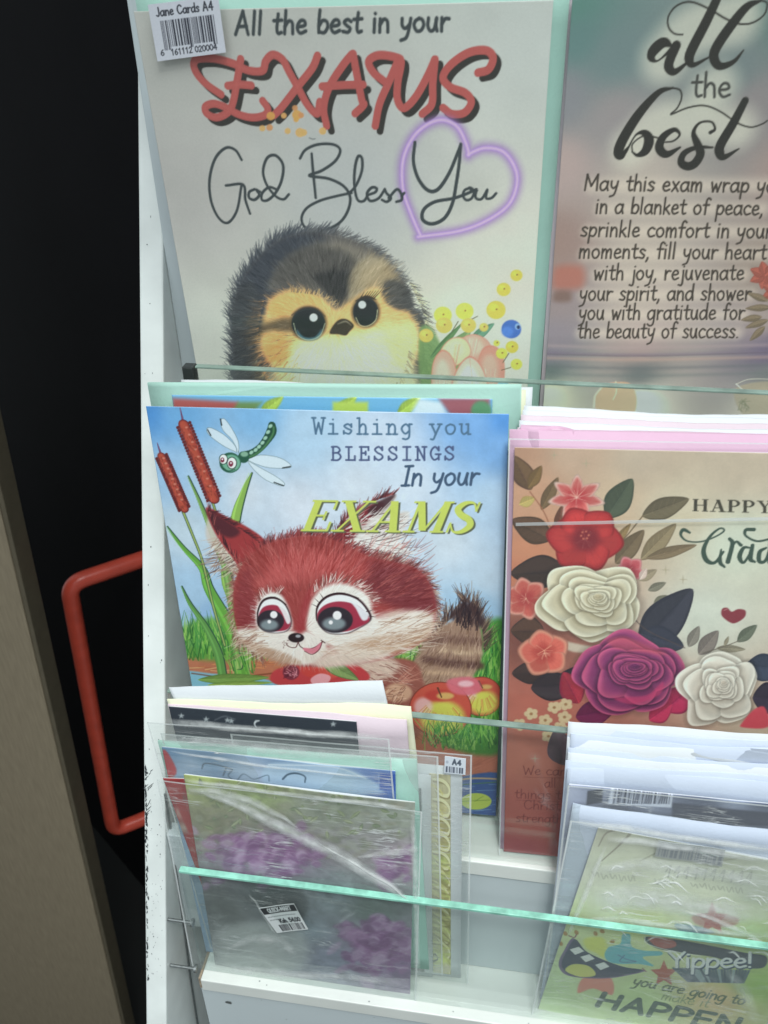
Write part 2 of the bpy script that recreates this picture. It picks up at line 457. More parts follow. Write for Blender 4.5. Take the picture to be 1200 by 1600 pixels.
        g = (acc[yi][:, xi] * (1 - fy) * (1 - fx) + acc[yi + 1][:, xi] * fy * (1 - fx)
             + acc[yi][:, xi + 1] * (1 - fy) * fx + acc[yi + 1][:, xi + 1] * fy * fx)
        s.a += al * (g - s.a)
    def mottle(s, amp, cell, seed=1):
        r = np.random.default_rng(seed)
        for k, c in enumerate((cell, cell / 2.1, cell / 4.3)):
            c = max(c * s.k, 2)
            gy, gx = int(s.nv / c) + 3, int(s.nu / c) + 3
            g = r.normal(0, 1, (gy, gx))
            yy = np.arange(s.nv) / c; xx = np.arange(s.nu) / c
            yi = yy.astype(int); xi = xx.astype(int); fy = (yy - yi)[:, None]; fx = (xx - xi)[None]
            fy = fy * fy * (3 - 2 * fy); fx = fx * fx * (3 - 2 * fx)
            v = g[yi][:, xi] * (1 - fy) * (1 - fx) + g[yi + 1][:, xi] * fy * (1 - fx) + g[yi][:, xi + 1] * (1 - fy) * fx + g[yi + 1][:, xi + 1] * fy * fx
            s.a *= 1 + (amp / (k + 1)) * v[..., None]
        np.clip(s.a, 0, 1, out=s.a)
    # --- hair
    def pick(s, x, y):
        q = s.m(np.array([[x, y]], float))[0]
        return s.a[min(max(int(q[1]), 0), s.nv - 1), min(max(int(q[0]), 0), s.nu - 1)] * 255
    def hair(s, x, y, ang, ln, w, col, al=0.8, bend=0.25):
        b = random.uniform(-bend, bend)
        x1 = x + ln * .5 * math.cos(ang); y1 = y + ln * .5 * math.sin(ang)
        x2 = x1 + ln * .5 * math.cos(ang + b); y2 = y1 + ln * .5 * math.sin(ang + b)
        s.stroke([(x, y), (x1, y1), (x2, y2)], (w, w * .8, 0.15), col, al, raw=True)
    def rim(s, P, n, ln, w, col, out=0.0, jit=0.35, al=0.9, closed=False):
        """hairs standing off a curve; out = angle from the curve's direction of travel (radians)"""
        Q = smooth(P, 10, closed)
        seg = np.hypot(*np.diff(Q[:, :2], axis=0).T); cum = np.r_[0, np.cumsum(seg)]
        for t in np.sort(RNG.uniform(0, cum[-1], n)):
            i = min(np.searchsorted(cum, t, 'right') - 1, len(seg) - 1); f = (t - cum[i]) / max(seg[i], 1e-6)
            x, y = Q[i, :2] + f * (Q[i + 1, :2] - Q[i, :2])
            a = math.atan2(Q[i + 1, 1] - Q[i, 1], Q[i + 1, 0] - Q[i, 0]) + out + random.uniform(-jit, jit)
            c = col if not isinstance(col, list) else random.choice(col)
            s.hair(x, y, a, ln * random.uniform(.55, 1.25), w * random.uniform(.7, 1.2), c, al)
    def coat(s, P, n, ln, w, direction, dv=26, al=0.5):
        """short hairs inside an outline, each a shade lighter or darker than the ink under it"""
        P = np.asarray(P, float); lo = P.min(0); hi = P.max(0)
        k = 0; Q = smooth(P, 4, True)
        while k < n:
            x, y = random.uniform(lo[0], hi[0]), random.uniform(lo[1], hi[1]); k += 1
            a, b = Q, np.roll(Q, -1, 0)
            cr = ((a[:, 1] > y) != (b[:, 1] > y)) & (x < a[:, 0] + (y - a[:, 1]) * (b[:, 0] - a[:, 0]) / (b[:, 1] - a[:, 1] + 1e-12))
            if cr.sum() % 2 == 0: continue
            c = np.clip(s.pick(x, y) + random.uniform(-dv, dv), 8, 245)
            s.hair(x, y, direction(x, y) + random.uniform(-.3, .3), ln * random.uniform(.6, 1.3), w, c, al)
    def leaf(s, a, b, wd, col, dark, vein=None, bow=0.0):
        a = np.array(a, float); b = np.array(b, float); d = b - a; n = np.array([-d[1], d[0]]); L = np.linalg.norm(d); n = n / L
        mid = lambda t, o: a + d * t + n * (o * wd / 2 + bow * L * 4 * t * (1 - t))
        P = [a, mid(.18, .7), mid(.42, 1), mid(.72, .72), b, mid(.72, -.72), mid(.42, -1), mid(.18, -.7)]
        s.fill(P, dark)
        P2 = [a, mid(.2, .6), mid(.45, .88), mid(.72, .6), b, mid(.6, .05), mid(.3, .05)]
        s.fill(P2, col, .85, 1.0)
        P3 = [a, mid(.2, -.55), mid(.45, -.8), mid(.72, -.55), b, mid(.6, -.12), mid(.3, -.12)]
        s.fill(P3, np.array(col) * .86, .75, 1.0)
        s.stroke([mid(0, 0), mid(.5, 0), mid(.98, 0)], (1.6, 1.0, .5), vein or np.clip(np.array(col) * 1.25, 0, 255), .6)
        for t in (.2, .35, .5, .65):
            for o in (.75, -.75):
                s.stroke([mid(t, 0), mid(t + .14, o)], (.9, .3), vein or np.clip(np.array(col) * 1.2, 0, 255), .35, raw=True)

# --- a pen alphabet: baseline 0, x-height 1, ascender 1.75, descender -0.7
_bowl = [(.72, .82), (.45, 1), (.13, .76), (.05, .4), (.2, .04), (.45, .06), (.68, .4), (.75, .98)]
PEN = {
 'a': (.9, [_bowl, [(.75, .98), (.72, .4), (.82, .02)]]),
 'b': (.8, [[(.12, 1.75), (.08, .9), (.1, .05)], [(.1, .55), (.35, .96), (.65, .85), (.72, .45), (.5, .04), (.1, .1)]]),
 'c': (.75, [[(.68, .85), (.4, 1), (.1, .7), (.08, .35), (.3, .03), (.7, .15)]]),
 'd': (.9, [_bowl, [(.77, 1.75), (.74, .8), (.8, .02)]]),
 'e': (.78, [[(.1, .52), (.45, .55), (.64, .68), (.55, .95), (.3, .97), (.1, .65), (.1, .3), (.32, .02), (.7, .18)]]),
 'f': (.62, [[(.7, 1.6), (.5, 1.75), (.32, 1.5), (.27, .8), (.25, 0)], [(.02, 1), (.6, 1.02)]]),
 'g': (.88, [_bowl, [(.75, .98), (.74, .2), (.65, -.5), (.35, -.68), (.08, -.5)]]),
 'h': (.82, [[(.12, 1.75), (.1, 0)], [(.1, .55), (.36, .96), (.6, .85), (.66, .5), (.68, 0)]]),
 'i': (.32, [[(.12, 1), (.12, 0)], [(.15, 1.42)]]),
 'j': (.42, [[(.3, 1), (.3, -.2), (.2, -.6), (-.08, -.55)], [(.33, 1.42)]]),
 'k': (.74, [[(.12, 1.75), (.1, 0)], [(.6, .95), (.12, .42)], [(.27, .55), (.68, 0)]]),
 'l': (.34, [[(.14, 1.75), (.12, 0)]]),
 'm': (1.18, [[(.1, 1), (.1, 0)], [(.1, .55), (.32, .97), (.5, .8), (.54, 0)], [(.54, .55), (.78, .97), (.97, .8), (1.0, 0)]]),
 'n': (.82, [[(.1, 1), (.1, 0)], [(.1, .55), (.36, .97), (.6, .85), (.66, .5), (.68, 0)]]),
 'o': (.86, [[(.4, 1), (.12, .78), (.07, .4), (.28, .03), (.58, .1), (.74, .5), (.62, .88), (.38, 1)]]),
 'p': (.82, [[(.12, 1), (.08, 0), (.05, -.7)], [(.1, .55), (.36, .96), (.66, .85), (.72, .45), (.5, .04), (.1, .12)]]),
 'r': (.66, [[(.1, 1), (.12, 0)], [(.12, .55), (.35, .93), (.62, .92)]]),
 's': (.68, [[(.6, .85), (.35, 1), (.12, .8), (.32, .54), (.56, .32), (.42, .04), (.05, .1)]]),
 't': (.64, [[(.32, 1.5), (.27, .4), (.38, .03), (.6, .1)], [(.02, 1), (.6, 1.04)]]),
 'u': (.86, [[(.1, 1), (.09, .38), (.3, .02), (.55, .2), (.68, .98)], [(.68, .98), (.67, .4), (.76, .02)]]),
 'v': (.74, [[(.08, 1), (.35, .02)], [(.35, .02), (.66, 1)]]),
 'w': (1.05, [[(.08, 1), (.26, .02)], [(.26, .02), (.5, .8)], [(.5, .8), (.7, .02)], [(.7, .02), (.96, 1)]]),
 'x': (.76, [[(.1, 1), (.66, 0)], [(.66, 1), (.08, 0)]]),
 'y': (.82, [[(.1, 1), (.12, .5), (.34, .25), (.62, .5)], [(.72, 1), (.62, .2), (.45, -.45), (.08, -.65)]]),
 'A': (1.1, [[(.5, 1.75), (.05, 0)], [(.5, 1.75), (.95, 0)], [(.2, .6), (.8, .62)]]),
 'C': (1.1, [[(.95, 1.4), (.6, 1.7), (.2, 1.35), (.1, .7), (.35, .1), (.7, .05), (1, .35)]]),
 'D': (1.1, [[(.1, 1.7), (.1, 0)], [(.1, 1.7), (.6, 1.55), (.9, .9), (.65, .15), (.1, 0)]]),
 'E': (.95, [[(.1, 1.7), (.1, 0)], [(.1, 1.7), (.8, 1.7)], [(.1, .88), (.7, .88)], [(.1, 0), (.82, 0)]]),
 'H': (1.1, [[(.1, 1.7), (.1, 0)], [(.9, 1.7), (.9, 0)], [(.1, .88), (.9, .88)]]),
 'I': (.6, [[(.32, 1.65), (.26, 0)], [(.05, 1.65), (.58, 1.68)], [(.0, 0), (.52, .02)]]),
 'J': (.8, [[(.6, 1.7), (.6, .4), (.4, .03), (.08, .2)]]),
 'K': (1.0, [[(.1, 1.7), (.1, 0)], [(.85, 1.7), (.1, .7)], [(.3, .95), (.9, 0)]]),
 'M': (1.35, [[(.12, 1.7), (.05, 0)], [(.12, 1.7), (.62, .45)], [(.62, .45), (1.15, 1.7)], [(1.15, 1.7), (1.2, 0)]]),
 'N': (1.15, [[(.1, 1.7), (.1, 0)], [(.1, 1.7), (.95, 0)], [(.95, 0), (.95, 1.7)]]),
 'P': (.95, [[(.1, 1.7), (.1, 0)], [(.1, 1.7), (.6, 1.65), (.85, 1.25), (.6, .85), (.1, .8)]]),
 'Q': (1.2, [[(.55, 1.7), (.15, 1.3), (.1, .6), (.5, 0), (.95, .4), (1, 1.1), (.55, 1.7)], [(.7, .4), (1.05, -.1)]]),
 'R': (1.0, [[(.1, 1.7), (.1, 0)], [(.1, 1.7), (.6, 1.65), (.85, 1.25), (.6, .9), (.1, .85)], [(.45, .85), (.9, 0)]]),
 'S': (.95, [[(.82, 1.4), (.5, 1.7), (.15, 1.4), (.3, 1.0), (.7, .7), (.8, .3), (.45, 0), (.08, .3)]]),
 'T': (1.0, [[(.5, 1.7), (.5, 0)], [(.02, 1.7), (.98, 1.7)]]),
 'U': (1.1, [[(.1, 1.7), (.1, .5), (.5, 0), (.9, .5), (.9, 1.7)]]),
 'W': (1.45, [[(.05, 1.65), (.35, 0)], [(.35, 0), (.7, 1.2)], [(.7, 1.2), (1.02, 0)], [(1.02, 0), (1.38, 1.7)]]),
 'Y': (1.0, [[(.05, 1.7), (.5, .85)], [(.95, 1.7), (.5, .85)], [(.5, .85), (.5, 0)]]),
 '.': (.3, [[(.12, .05)]]), ',': (.3, [[(.15, .08), (.12, -.1), (.02, -.32)]]), '!': (.35, [[(.15, 1.7), (.13, .5)], [(.13, .06)]]),
 '-': (.6, [[(.08, .7), (.5, .7)]]), '>': (.6, [[(.08, 1.2), (.5, .7)], [(.5, .7), (.08, .2)]]),
 '0': (.95, [[(.45, 1.7), (.12, 1.3), (.1, .5), (.45, 0), (.8, .5), (.8, 1.2), (.45, 1.7)]]),
 '1': (.95, [[(.2, 1.35), (.5, 1.7)], [(.5, 1.7), (.5, 0)]]),
 '2': (.95, [[(.12, 1.3), (.4, 1.7), (.78, 1.35), (.6, .8), (.1, .02)], [(.1, .02), (.85, .02)]]),
 '4': (.95, [[(.65, 0), (.65, 1.7)], [(.65, 1.7), (.08, .55)], [(.08, .55), (.88, .55)]]),
 '5': (.95, [[(.78, 1.7), (.2, 1.7)], [(.2, 1.7), (.15, .95)], [(.15, .95), (.5, 1.1), (.82, .6), (.5, .02), (.1, .2)]]),
 '6': (.95, [[(.7, 1.6), (.3, 1.2), (.1, .5), (.4, 0), (.8, .4), (.55, .9), (.12, .6)]]),
 '8': (.95, [[(.45, .9), (.15, 1.3), (.45, 1.7), (.75, 1.3), (.45, .9), (.1, .45), (.45, 0), (.82, .45), (.45, .9)]]),
}
def _tw(base, serifs):                                   # typewriter face: pen strokes plus slab serifs
    return base + [[(a, y), (b, y)] for a, b, y in serifs]
TYPE = {
 'W': (1, _tw([[(.06, 1.6), (.26, 0)], [(.26, 0), (.5, 1.1)], [(.5, 1.1), (.74, 0)], [(.74, 0), (.94, 1.6)]], [(-.06, .24, 1.6), (.76, 1.06, 1.6)])),
 'i': (1, _tw([[(.22, 1), (.5, 1)], [(.5, 1), (.5, 0)], [(.48, 1.45)]], [(.12, .88, 0)])),
 's': (1, [[(.8, .78), (.5, 1), (.2, .8), (.45, .55), (.8, .35), (.6, .02), (.16, .16)], [(.8, 1), (.8, .7)], [(.16, .02), (.16, .3)]]),
 'h': (1, _tw([[(.24, 1.6), (.24, 0)], [(.24, .65), (.5, 1), (.76, .8), (.78, 0)]], [(.06, .24, 1.6), (.06, .42, 0), (.6, .96, 0)])),
 'n': (1, _tw([[(.24, 1), (.24, 0)], [(.24, .65), (.5, 1), (.76, .8), (.78, 0)]], [(.06, .24, 1), (.06, .42, 0), (.6, .96, 0)])),
 'g': (1, _tw([[(.72, .75), (.45, 1), (.15, .75), (.12, .4), (.4, .05), (.72, .3)], [(.74, 1), (.74, -.2), (.5, -.5), (.2, -.45)]], [(.74, .95, 1)])),
 'y': (1, _tw([[(.12, 1), (.5, .02)], [(.88, 1), (.5, .02), (.3, -.5), (.08, -.5)]], [(-.02, .32, 1), (.68, 1.0, 1)])),
 'o': (1, [[(.5, 1), (.18, .8), (.12, .45), (.3, .06), (.65, .05), (.88, .45), (.8, .85), (.48, 1)]]),
 'u': (1, _tw([[(.2, 1), (.2, .3), (.4, .0), (.74, .25)], [(.76, 1), (.76, 0)]], [(.04, .2, 1), (.6, .76, 1), (.76, .95, 0)])),
 'B': (1, _tw([[(.22, 1.6), (.22, 0)], [(.1, 1.6), (.6, 1.6), (.82, 1.2), (.6, .85)], [(.22, .85), (.65, .85), (.9, .42), (.65, 0), (.1, 0)]], [])),
 'L': (1, _tw([[(.36, 1.6), (.36, 0)], [(.9, .5), (.9, 0)]], [(.12, .62, 1.6), (.12, .9, 0)])),
 'E': (1, _tw([[(.22, 1.6), (.22, 0)], [(.85, 1.6), (.85, 1.2)], [(.88, .45), (.88, 0)], [(.6, 1.05), (.6, .65)]], [(.08, .85, 1.6), (.22, .6, .85), (.08, .88, 0)])),
 'S': (1, [[(.8, 1.3), (.5, 1.62), (.18, 1.3), (.4, .9), (.75, .65), (.84, .3), (.5, 0), (.16, .3)], [(.82, 1.6), (.82, 1.2)], [(.14, .02), (.14, .45)]]),
 'I': (1, _tw([[(.5, 1.6), (.5, 0)]], [(.18, .82, 1.6), (.18, .82, 0)])),
 'N': (1, _tw([[(.2, 1.6), (.2, 0)], [(.2, 1.6), (.8, 0)], [(.8, 0), (.8, 1.6)]], [(.04, .22, 1.6), (.04, .38, 0), (.62, .98, 1.6)])),
 'G': (1, [[(.8, 1.2), (.5, 1.6), (.18, 1.2), (.12, .6), (.4, .02), (.8, .25)], [(.82, 1.6), (.82, 1.15)], [(.82, .7), (.82, .05)], [(.55, .7), (.98, .7)]]),
}
# heavy roman face: bars with square ends (x0,y0,x1,y1,width) and swelling curves
ROMAN = {
 'E': (1.25, ['b', .3, 1.7, .3, 0, .3], ['b', .05, 1.66, 1.1, 1.66, .1], ['b', .05, .04, 1.15, .04, .1], ['b', .3, .86, .8, .86, .1], ['b', 1.08, 1.68, 1.08, 1.2, .1], ['b', 1.14, .02, 1.14, .52, .1], ['b', .8, 1.1, .8, .62, .09]),
 'X': (1.5, ['b', .3, 1.66, 1.15, .04, .32], ['b', 1.15, 1.66, .3, .04, .11], ['b', .02, 1.66, .62, 1.66, .1], ['b', .9, 1.66, 1.45, 1.66, .1], ['b', .05, .04, .6, .04, .1], ['b', .85, .04, 1.48, .04, .1]),
 'A': (1.5, ['b', .72, 1.66, .28, .04, .11], ['b', .72, 1.7, 1.15, 0, .32], ['b', .4, .55, 1.0, .55, .1], ['b', .02, .04, .55, .04, .1], ['b', .82, .04, 1.46, .04, .1]),
 'M': (1.8, ['b', .3, 1.66, .3, .04, .11], ['b', .35, 1.68, .85, .1, .3], ['b', .9, .1, 1.4, 1.66, .11], ['b', 1.45, 1.68, 1.45, 0, .3], ['b', .05, 1.66, .5, 1.66, .1], ['b', 1.3, 1.66, 1.72, 1.66, .1], ['b', .05, .04, .55, .04, .1], ['b', 1.18, .04, 1.75, .04, .1]),
 'S': (1.2, ['c', [(.95, 1.25), (.75, 1.62), (.4, 1.62), (.18, 1.3), (.4, .98), (.8, .72), (.95, .38), (.7, .06), (.35, .06), (.12, .45)], (.08, .1, .2, .3, .32, .3, .2, .1, .08)], ['b', .97, 1.68, .97, 1.15, .09], ['b', .1, .0, .1, .55, .09]),
 'H': (1.5, ['b', .3, 1.66, .3, .04, .3], ['b', 1.15, 1.66, 1.15, .04, .3], ['b', .3, .86, 1.15, .86, .1], ['b', .03, 1.66, .57, 1.66, .1], ['b', .88, 1.66, 1.42, 1.66, .1], ['b', .03, .04, .57, .04, .1], ['b', .88, .04, 1.42, .04, .1]),
 'P': (1.25, ['b', .3, 1.66, .3, .04, .3], ['c', [(.3, 1.64), (.75, 1.62), (1.0, 1.25), (.75, .85), (.3, .82)], (.1, .14, .28, .14, .1)], ['b', .03, 1.66, .4, 1.66, .1], ['b', .03, .04, .65, .04, .1]),
 'Y': (1.4, ['b', .3, 1.66, .72, .8, .3], ['b', 1.15, 1.66, .75, .8, .11], ['b', .73, .85, .73, .04, .28], ['b', .02, 1.66, .58, 1.66, .1], ['b', .92, 1.66, 1.4, 1.66, .1], ['b', .45, .04, 1.0, .04, .1]),
}
def _adv(ch, face):
    if ch == ' ': return .55 if face is not TYPE else 1.0
    return face[ch][0] if ch in face else .8
def write(cv, text, p0, p1, xh, w, col, face=PEN, slant=0.0, al=1.0, track=0.06, soft=0.0):
    """one line of lettering on the baseline p0 -> p1; xh x-height, w pen width"""
    p0 = np.array(p0, float); p1 = np.array(p1, float)
    if face is TYPE: track = .25
    tot = sum(_adv(c, face) + track for c in text) - track
    ex = (p1 - p0) / tot; n = np.array([ex[1], -ex[0]]); n = n / np.linalg.norm(n) * xh
    x = 0.0
    for ch in text:
        if ch in face:
            g = face[ch]
            if face is ROMAN:
                for it in g[1:]:
                    if it[0] == 'b':
                        _, ax, ay, bx, by, bw = it
                        A = np.array([ax, ay]); B = np.array([bx, by]); d = B - A; pr = np.array([-d[1], d[0]]) / np.linalg.norm(d) * bw / 2
                        # keep the ends level for near-upright bars
                        if abs(d[1]) > abs(d[0]) * .4: pr = np.array([bw / 2, 0])
                        P = [A + pr, B + pr, B - pr, A - pr]
                        P = [p0 + ex * (x + q[0] + slant * q[1]) + n * q[1] for q in P]
                        cv.fill(P, col, al, curve=False)
                    else:
                        P = [p0 + ex * (x + q[0] + slant * q[1]) + n * q[1] for q in it[1]]
                        cv.stroke(P, [v * np.linalg.norm(ex) for v in it[2]], col, al)
            else:
                for pl in g[1]:
                    P = [p0 + ex * (x + q[0] + slant * q[1]) + n * q[1] for q in pl]
                    cv.stroke(P, w, col, al, soft=soft, raw=len(P) < 3)
        x += _adv(ch, face) + track

def Z(ox, oy, s, pts):
    return [(ox + s * p[0], oy + s * p[1], *p[2:]) for p in pts]

def barcode(cv, x0, x1, y0, y1, sk, n, col, seed):
    """upright bars between x0 and x1; sk shifts the top edge sideways"""
    r = random.Random(seed); x = x0
    while x < x1 - 0.5:
        w = r.choice((1, 1, 2, 3)) * (x1 - x0) / n
        g = r.choice((1, 1, 2)) * (x1 - x0) / n
        cv.fill([(x, y1), (min(x + w, x1), y1), (min(x + w, x1) + sk, y0), (x + sk, y0)], col, curve=False)
        x += w + g
# ------------------------------------------------------------------ the pictures on the cards
def card_quad(mw, w, h):
    P = np.array([mw @ Vector(p) for p in ((0, h, 0), (w, h, 0), (w, 0, 0), (0, 0, 0))])
    return [tuple(p) for p in project(P)]

def zf(ox, oy, s):
    return lambda *p: [(ox + s * q[0], oy + s * q[1], *q[2:]) for q in p]

def art_chick(quad):
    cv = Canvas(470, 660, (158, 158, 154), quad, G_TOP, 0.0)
    cv.field([(220, 30, (150, 150, 146)), (860, 10, (160, 164, 160)), (540, 300, (151, 153, 152)), (320, 560, (170, 172, 165)), (820, 560, (176, 174, 166)), (300, 300, (152, 150, 147)), (560, 620, (206, 202, 170)), (800, 640, (205, 198, 172))])  # bare paper painted paler downwards, as the light on it grows
    cv.mottle(.012, 90, 3)
    ink = (44, 50, 52)
    write(cv, 'All the best in your', (367, 54), (702, 48), 20.5, 5.2, ink, track=.1, slant=.06)
    z1, z2 = zf(200, 0, .3), zf(540, 0, .3)
    ex = [z1((485, 492), (410, 440), (360, 385), (342, 335), (365, 306), (450, 305), (550, 332), (625, 366), (700, 368), (718, 318), (755, 285), (805, 310), (842, 378), (885, 455), (935, 545), (985, 592), (1000, 530)),
          z1((587, 308), (572, 400), (548, 530), (520, 585), (460, 612), (410, 590), (405, 555), (450, 540), (510, 560), (575, 595), (650, 612), (715, 598), (728, 565), (702, 525)),
          z1((520, 447), (580, 440), (642, 445)), z1((988, 290), (960, 355), (885, 450), (800, 560), (760, 600)),
          z1((1165, 285), (1120, 340), (1050, 450), (1020, 560), (1035, 655)), z1((1012, 450), (1110, 443), (1225, 440)),
          z2((40, 280), (62, 400), (85, 520), (95, 545), (50, 590)),
          z2((205, 425), (145, 375), (122, 318), (175, 286), (265, 298), (290, 325), (272, 430), (272, 520), (305, 562), (365, 505), (425, 400), (466, 310)),
          z2((268, 330), (225, 430), (178, 540), (155, 655)), z2((466, 310), (455, 430), (450, 540), (400, 592)),
          z2((690, 378), (745, 360), (768, 300), (732, 262), (645, 272), (555, 330), (508, 400), (545, 452), (622, 482), (655, 530), (620, 585), (555, 592), (508, 560))]
    for P in ex: cv.stroke([(x + 7.5, y + 8) for x, y in P], 11.4, (36, 33, 29))
    for P in ex: cv.stroke(P, 12, (148, 70, 66))
    for P in ex[:4]: cv.stroke(P, 3.0, (158, 80, 74), .5, 2)
    for x, y, r in ((744, 604, 22), (812, 602, 15), (870, 562, 15), (880, 598, 25), (902, 600, 15), (876, 622, 14), (700, 668, 16), (738, 664, 17), (832, 682, 16), (896, 690, 24), (915, 690, 18), (1014, 682, 19)):
        cv.dot(200 + .3 * x, .3 * y, .3 * r, .3 * r, random.choice([(186, 132, 66), (170, 118, 74), (190, 140, 82)]), .92)
    cv.stroke(z1((945, 718), (962, 724), (975, 722)), 1.6, (90, 94, 94))
    # neon heart
    hp = [(658, 369), (643, 335), (630, 295), (630, 250), (645, 215), (668, 194), (692, 187), (714, 197), (727, 220), (733, 240), (733, 240), (757, 231), (785, 236), (803, 258), (808, 285), (796, 318), (765, 342), (720, 360), (658, 369), (658, 369)]
    cv.stroke(hp, 11, (116, 84, 144), .72, 13, raw=False)
    cv.stroke(hp, 12, (140, 106, 166), .5, 5)
    cv.stroke(hp, 7.0, (142, 112, 168), .9, 1.5)
    cv.stroke(hp, 4.0, (176, 152, 192), 1, 1.4)
    # script line
    z4 = zf(200, 330, .3)
    sc = [z1((592, 832), (560, 782), (510, 770), (455, 825), (426, 930), (432, 1040), (470, 1130), (520, 1160), (568, 1095), (592, 962)),
          z1((510, 966), (600, 962), (612, 1040), (636, 1112)), z1((660, 985), (632, 1000), (632, 1030), (660, 1040), (684, 1015), (668, 988), (690, 1000)),
          z1((772, 985), (735, 975), (700, 1005), (698, 1040), (728, 1042), (768, 1005), (800, 940), (808, 860), (770, 810), (726, 822), (704, 890), (722, 960), (768, 1020), (810, 1038), (838, 1012)),
          z1((957, 800), (965, 900), (978, 1030)), z1((896, 825), (925, 780), (990, 752), (1070, 752), (1106, 782), (1080, 838), (1010, 888), (945, 915), (1045, 930), (1125, 970), (1158, 1030), (1142, 1105), (1095, 1165), (1010, 1200), (930, 1188), (904, 1140), (930, 1085), (1000, 1045), (1090, 1020), (1165, 1004)),
          z2((20, 1005), (55, 965), (85, 890), (86, 825), (66, 814), (50, 870), (46, 960), (62, 1038), (95, 1046), (118, 1012)),
          z2((115, 1015), (155, 1000), (162, 980), (137, 976), (112, 1008), (128, 1045), (172, 1032), (205, 985)), z2((205, 985), (214, 1005), (236, 1030), (215, 1050), (190, 1040)), z2((225, 1030), (268, 985), (292, 1012), (292, 1040), (265, 1050)), z2((292, 1020), (306, 1004))]
    for P in sc: cv.stroke(P, (4.4, 5.0, 4.4), ink)
    yy = [z2((362, 740), (354, 840), (380, 930), (430, 990), (482, 984), (540, 900), (588, 785), (600, 752)), z2((600, 750), (592, 850), (576, 960), (556, 1060), (515, 1135), (450, 1165), (402, 1142), (408, 1090), (465, 1050), (560, 1032), (625, 1010), (680, 985)),
          z2((646, 978), (620, 990), (612, 1018), (628, 1040), (654, 1034), (668, 1006), (660, 982), (644, 977), (664, 992), (684, 990)), z2((682, 985), (678, 1028), (708, 1035), (738, 988)), z2((738, 988), (732, 1030), (760, 1030), (784, 1006))]
    for P in yy[:2]: cv.stroke(P, (5.2, 6.4, 4.8), ink)
    for P in yy[2:]: cv.stroke(P, 4.4, ink)
    # fledgling
    navy, brown = (46, 50, 58), (92, 84, 74)
    out = [(372, 640), (366, 560), (364, 500), (372, 452), (395, 412), (430, 378), (470, 364), (515, 366), (560, 378), (598, 402), (625, 436), (640, 475), (662, 498), (668, 540), (668, 600), (665, 660), (372, 660)]
    cv.rim(out[:8], 330, 21, 2.1, [(60, 64, 70), (44, 48, 56), (84, 86, 90)], out=-.75)
    cv.rim(out[6:13], 220, 17, 1.9, [(84, 86, 88), (66, 66, 68)], out=-.75)
    cv.fill(out, (70, 68, 68), 1, 2.5)
    cv.fill([(364, 520), (372, 450), (400, 405), (440, 372), (490, 366), (520, 385), (470, 410), (430, 450), (405, 520), (400, 600), (370, 620)], navy, .95, 10)
    cv.fill([(450, 405), (520, 375), (590, 400), (625, 440), (630, 475), (560, 470), (500, 455), (450, 440), (420, 450)], (108, 102, 92), .9, 12)
    cv.fill([(560, 430), (600, 410), (628, 450), (612, 470), (570, 462)], (146, 128, 98), .8, 10)
    # face
    cv.fill([(412, 500), (425, 468), (460, 452), (500, 462), (525, 482), (545, 470), (585, 450), (612, 470), (640, 490), (655, 525), (640, 570), (590, 640), (470, 640), (425, 570), (408, 540)], (196, 158, 104), 1, 7)
    cv.fill([(470, 530), (530, 524), (590, 512), (635, 505), (650, 535), (635, 580), (600, 650), (480, 650), (445, 585)], (214, 206, 152), 1, 12)
    cv.fill([(455, 590), (560, 570), (640, 560), (630, 660), (450, 660)], (206, 204, 160), .8, 14)
    cv.fill([(450, 560), (500, 545), (560, 540), (610, 545), (600, 590), (540, 610), (480, 605)], (222, 216, 172), .75, 16)
    cv.fill([(600, 500), (645, 505), (660, 540), (640, 570), (612, 560)], (208, 176, 126), .7, 10)
    cv.fill([(430, 575), (480, 600), (560, 606), (640, 585), (650, 660), (420, 660)], (190, 190, 150), .6, 14)
    cv.dot(434, 545, 22, 24, (208, 138, 84), .85, 9); cv.dot(440, 482, 20, 14, (206, 142, 84), .8, 9); cv.dot(620, 492, 18, 14, (206, 158, 104), .7, 8)
    cv.fill([(430, 440), (445, 405), (490, 385), (540, 395), (560, 425), (548, 452), (534, 474), (524, 476), (505, 456), (470, 446)], (62, 60, 58), .85, 9); cv.fill([(490, 432), (530, 422), (552, 430), (548, 452), (534, 472), (524, 474), (506, 452)], (40, 40, 40), .9, 6)
    cv.fill([(548, 425), (580, 400), (605, 415), (575, 440), (556, 462), (545, 470)], (150, 136, 110), .75, 7)
    cv.fill([(385, 515), (425, 502), (452, 496), (462, 506), (455, 518), (425, 516), (392, 530)], (58, 50, 42), .8, 8); cv.fill([(420, 470), (450, 455), (490, 462), (500, 476), (460, 478), (430, 492)], (206, 150, 92), .7, 8)
    cv.fill([(600, 440), (628, 442), (646, 475), (630, 486), (600, 470)], (58, 58, 58), .9, 5)
    cx_, cy_ = 520, 510
    cv.rim([(412, 470), (404, 505), (404, 545), (414, 580), (430, 605)], 150, 20, 1.8, [(60, 58, 56), (150, 112, 74), (196, 140, 86), (48, 48, 48)], out=1.2)
    away = lambda x, y: math.atan2(y - cy_, x - cx_)
    cv.coat(out, 3000, 13, 1.5, away, 30, .6)
    cv.coat([(430, 400), (600, 400), (640, 480), (520, 480), (420, 470)], 900, 14, 1.3, lambda x, y: away(x, y), 26, .5)
    cv.rim([(450, 455), (500, 462), (525, 480)], 50, 9, 1.4, [(60, 58, 56), (180, 150, 104)], out=-1.4)
    cv.rim([(400, 560), (415, 590), (445, 610), (480, 618)], 70, 10, 1.4, [(206, 160, 104), (222, 206, 150), (84, 78, 66)], out=1.2)
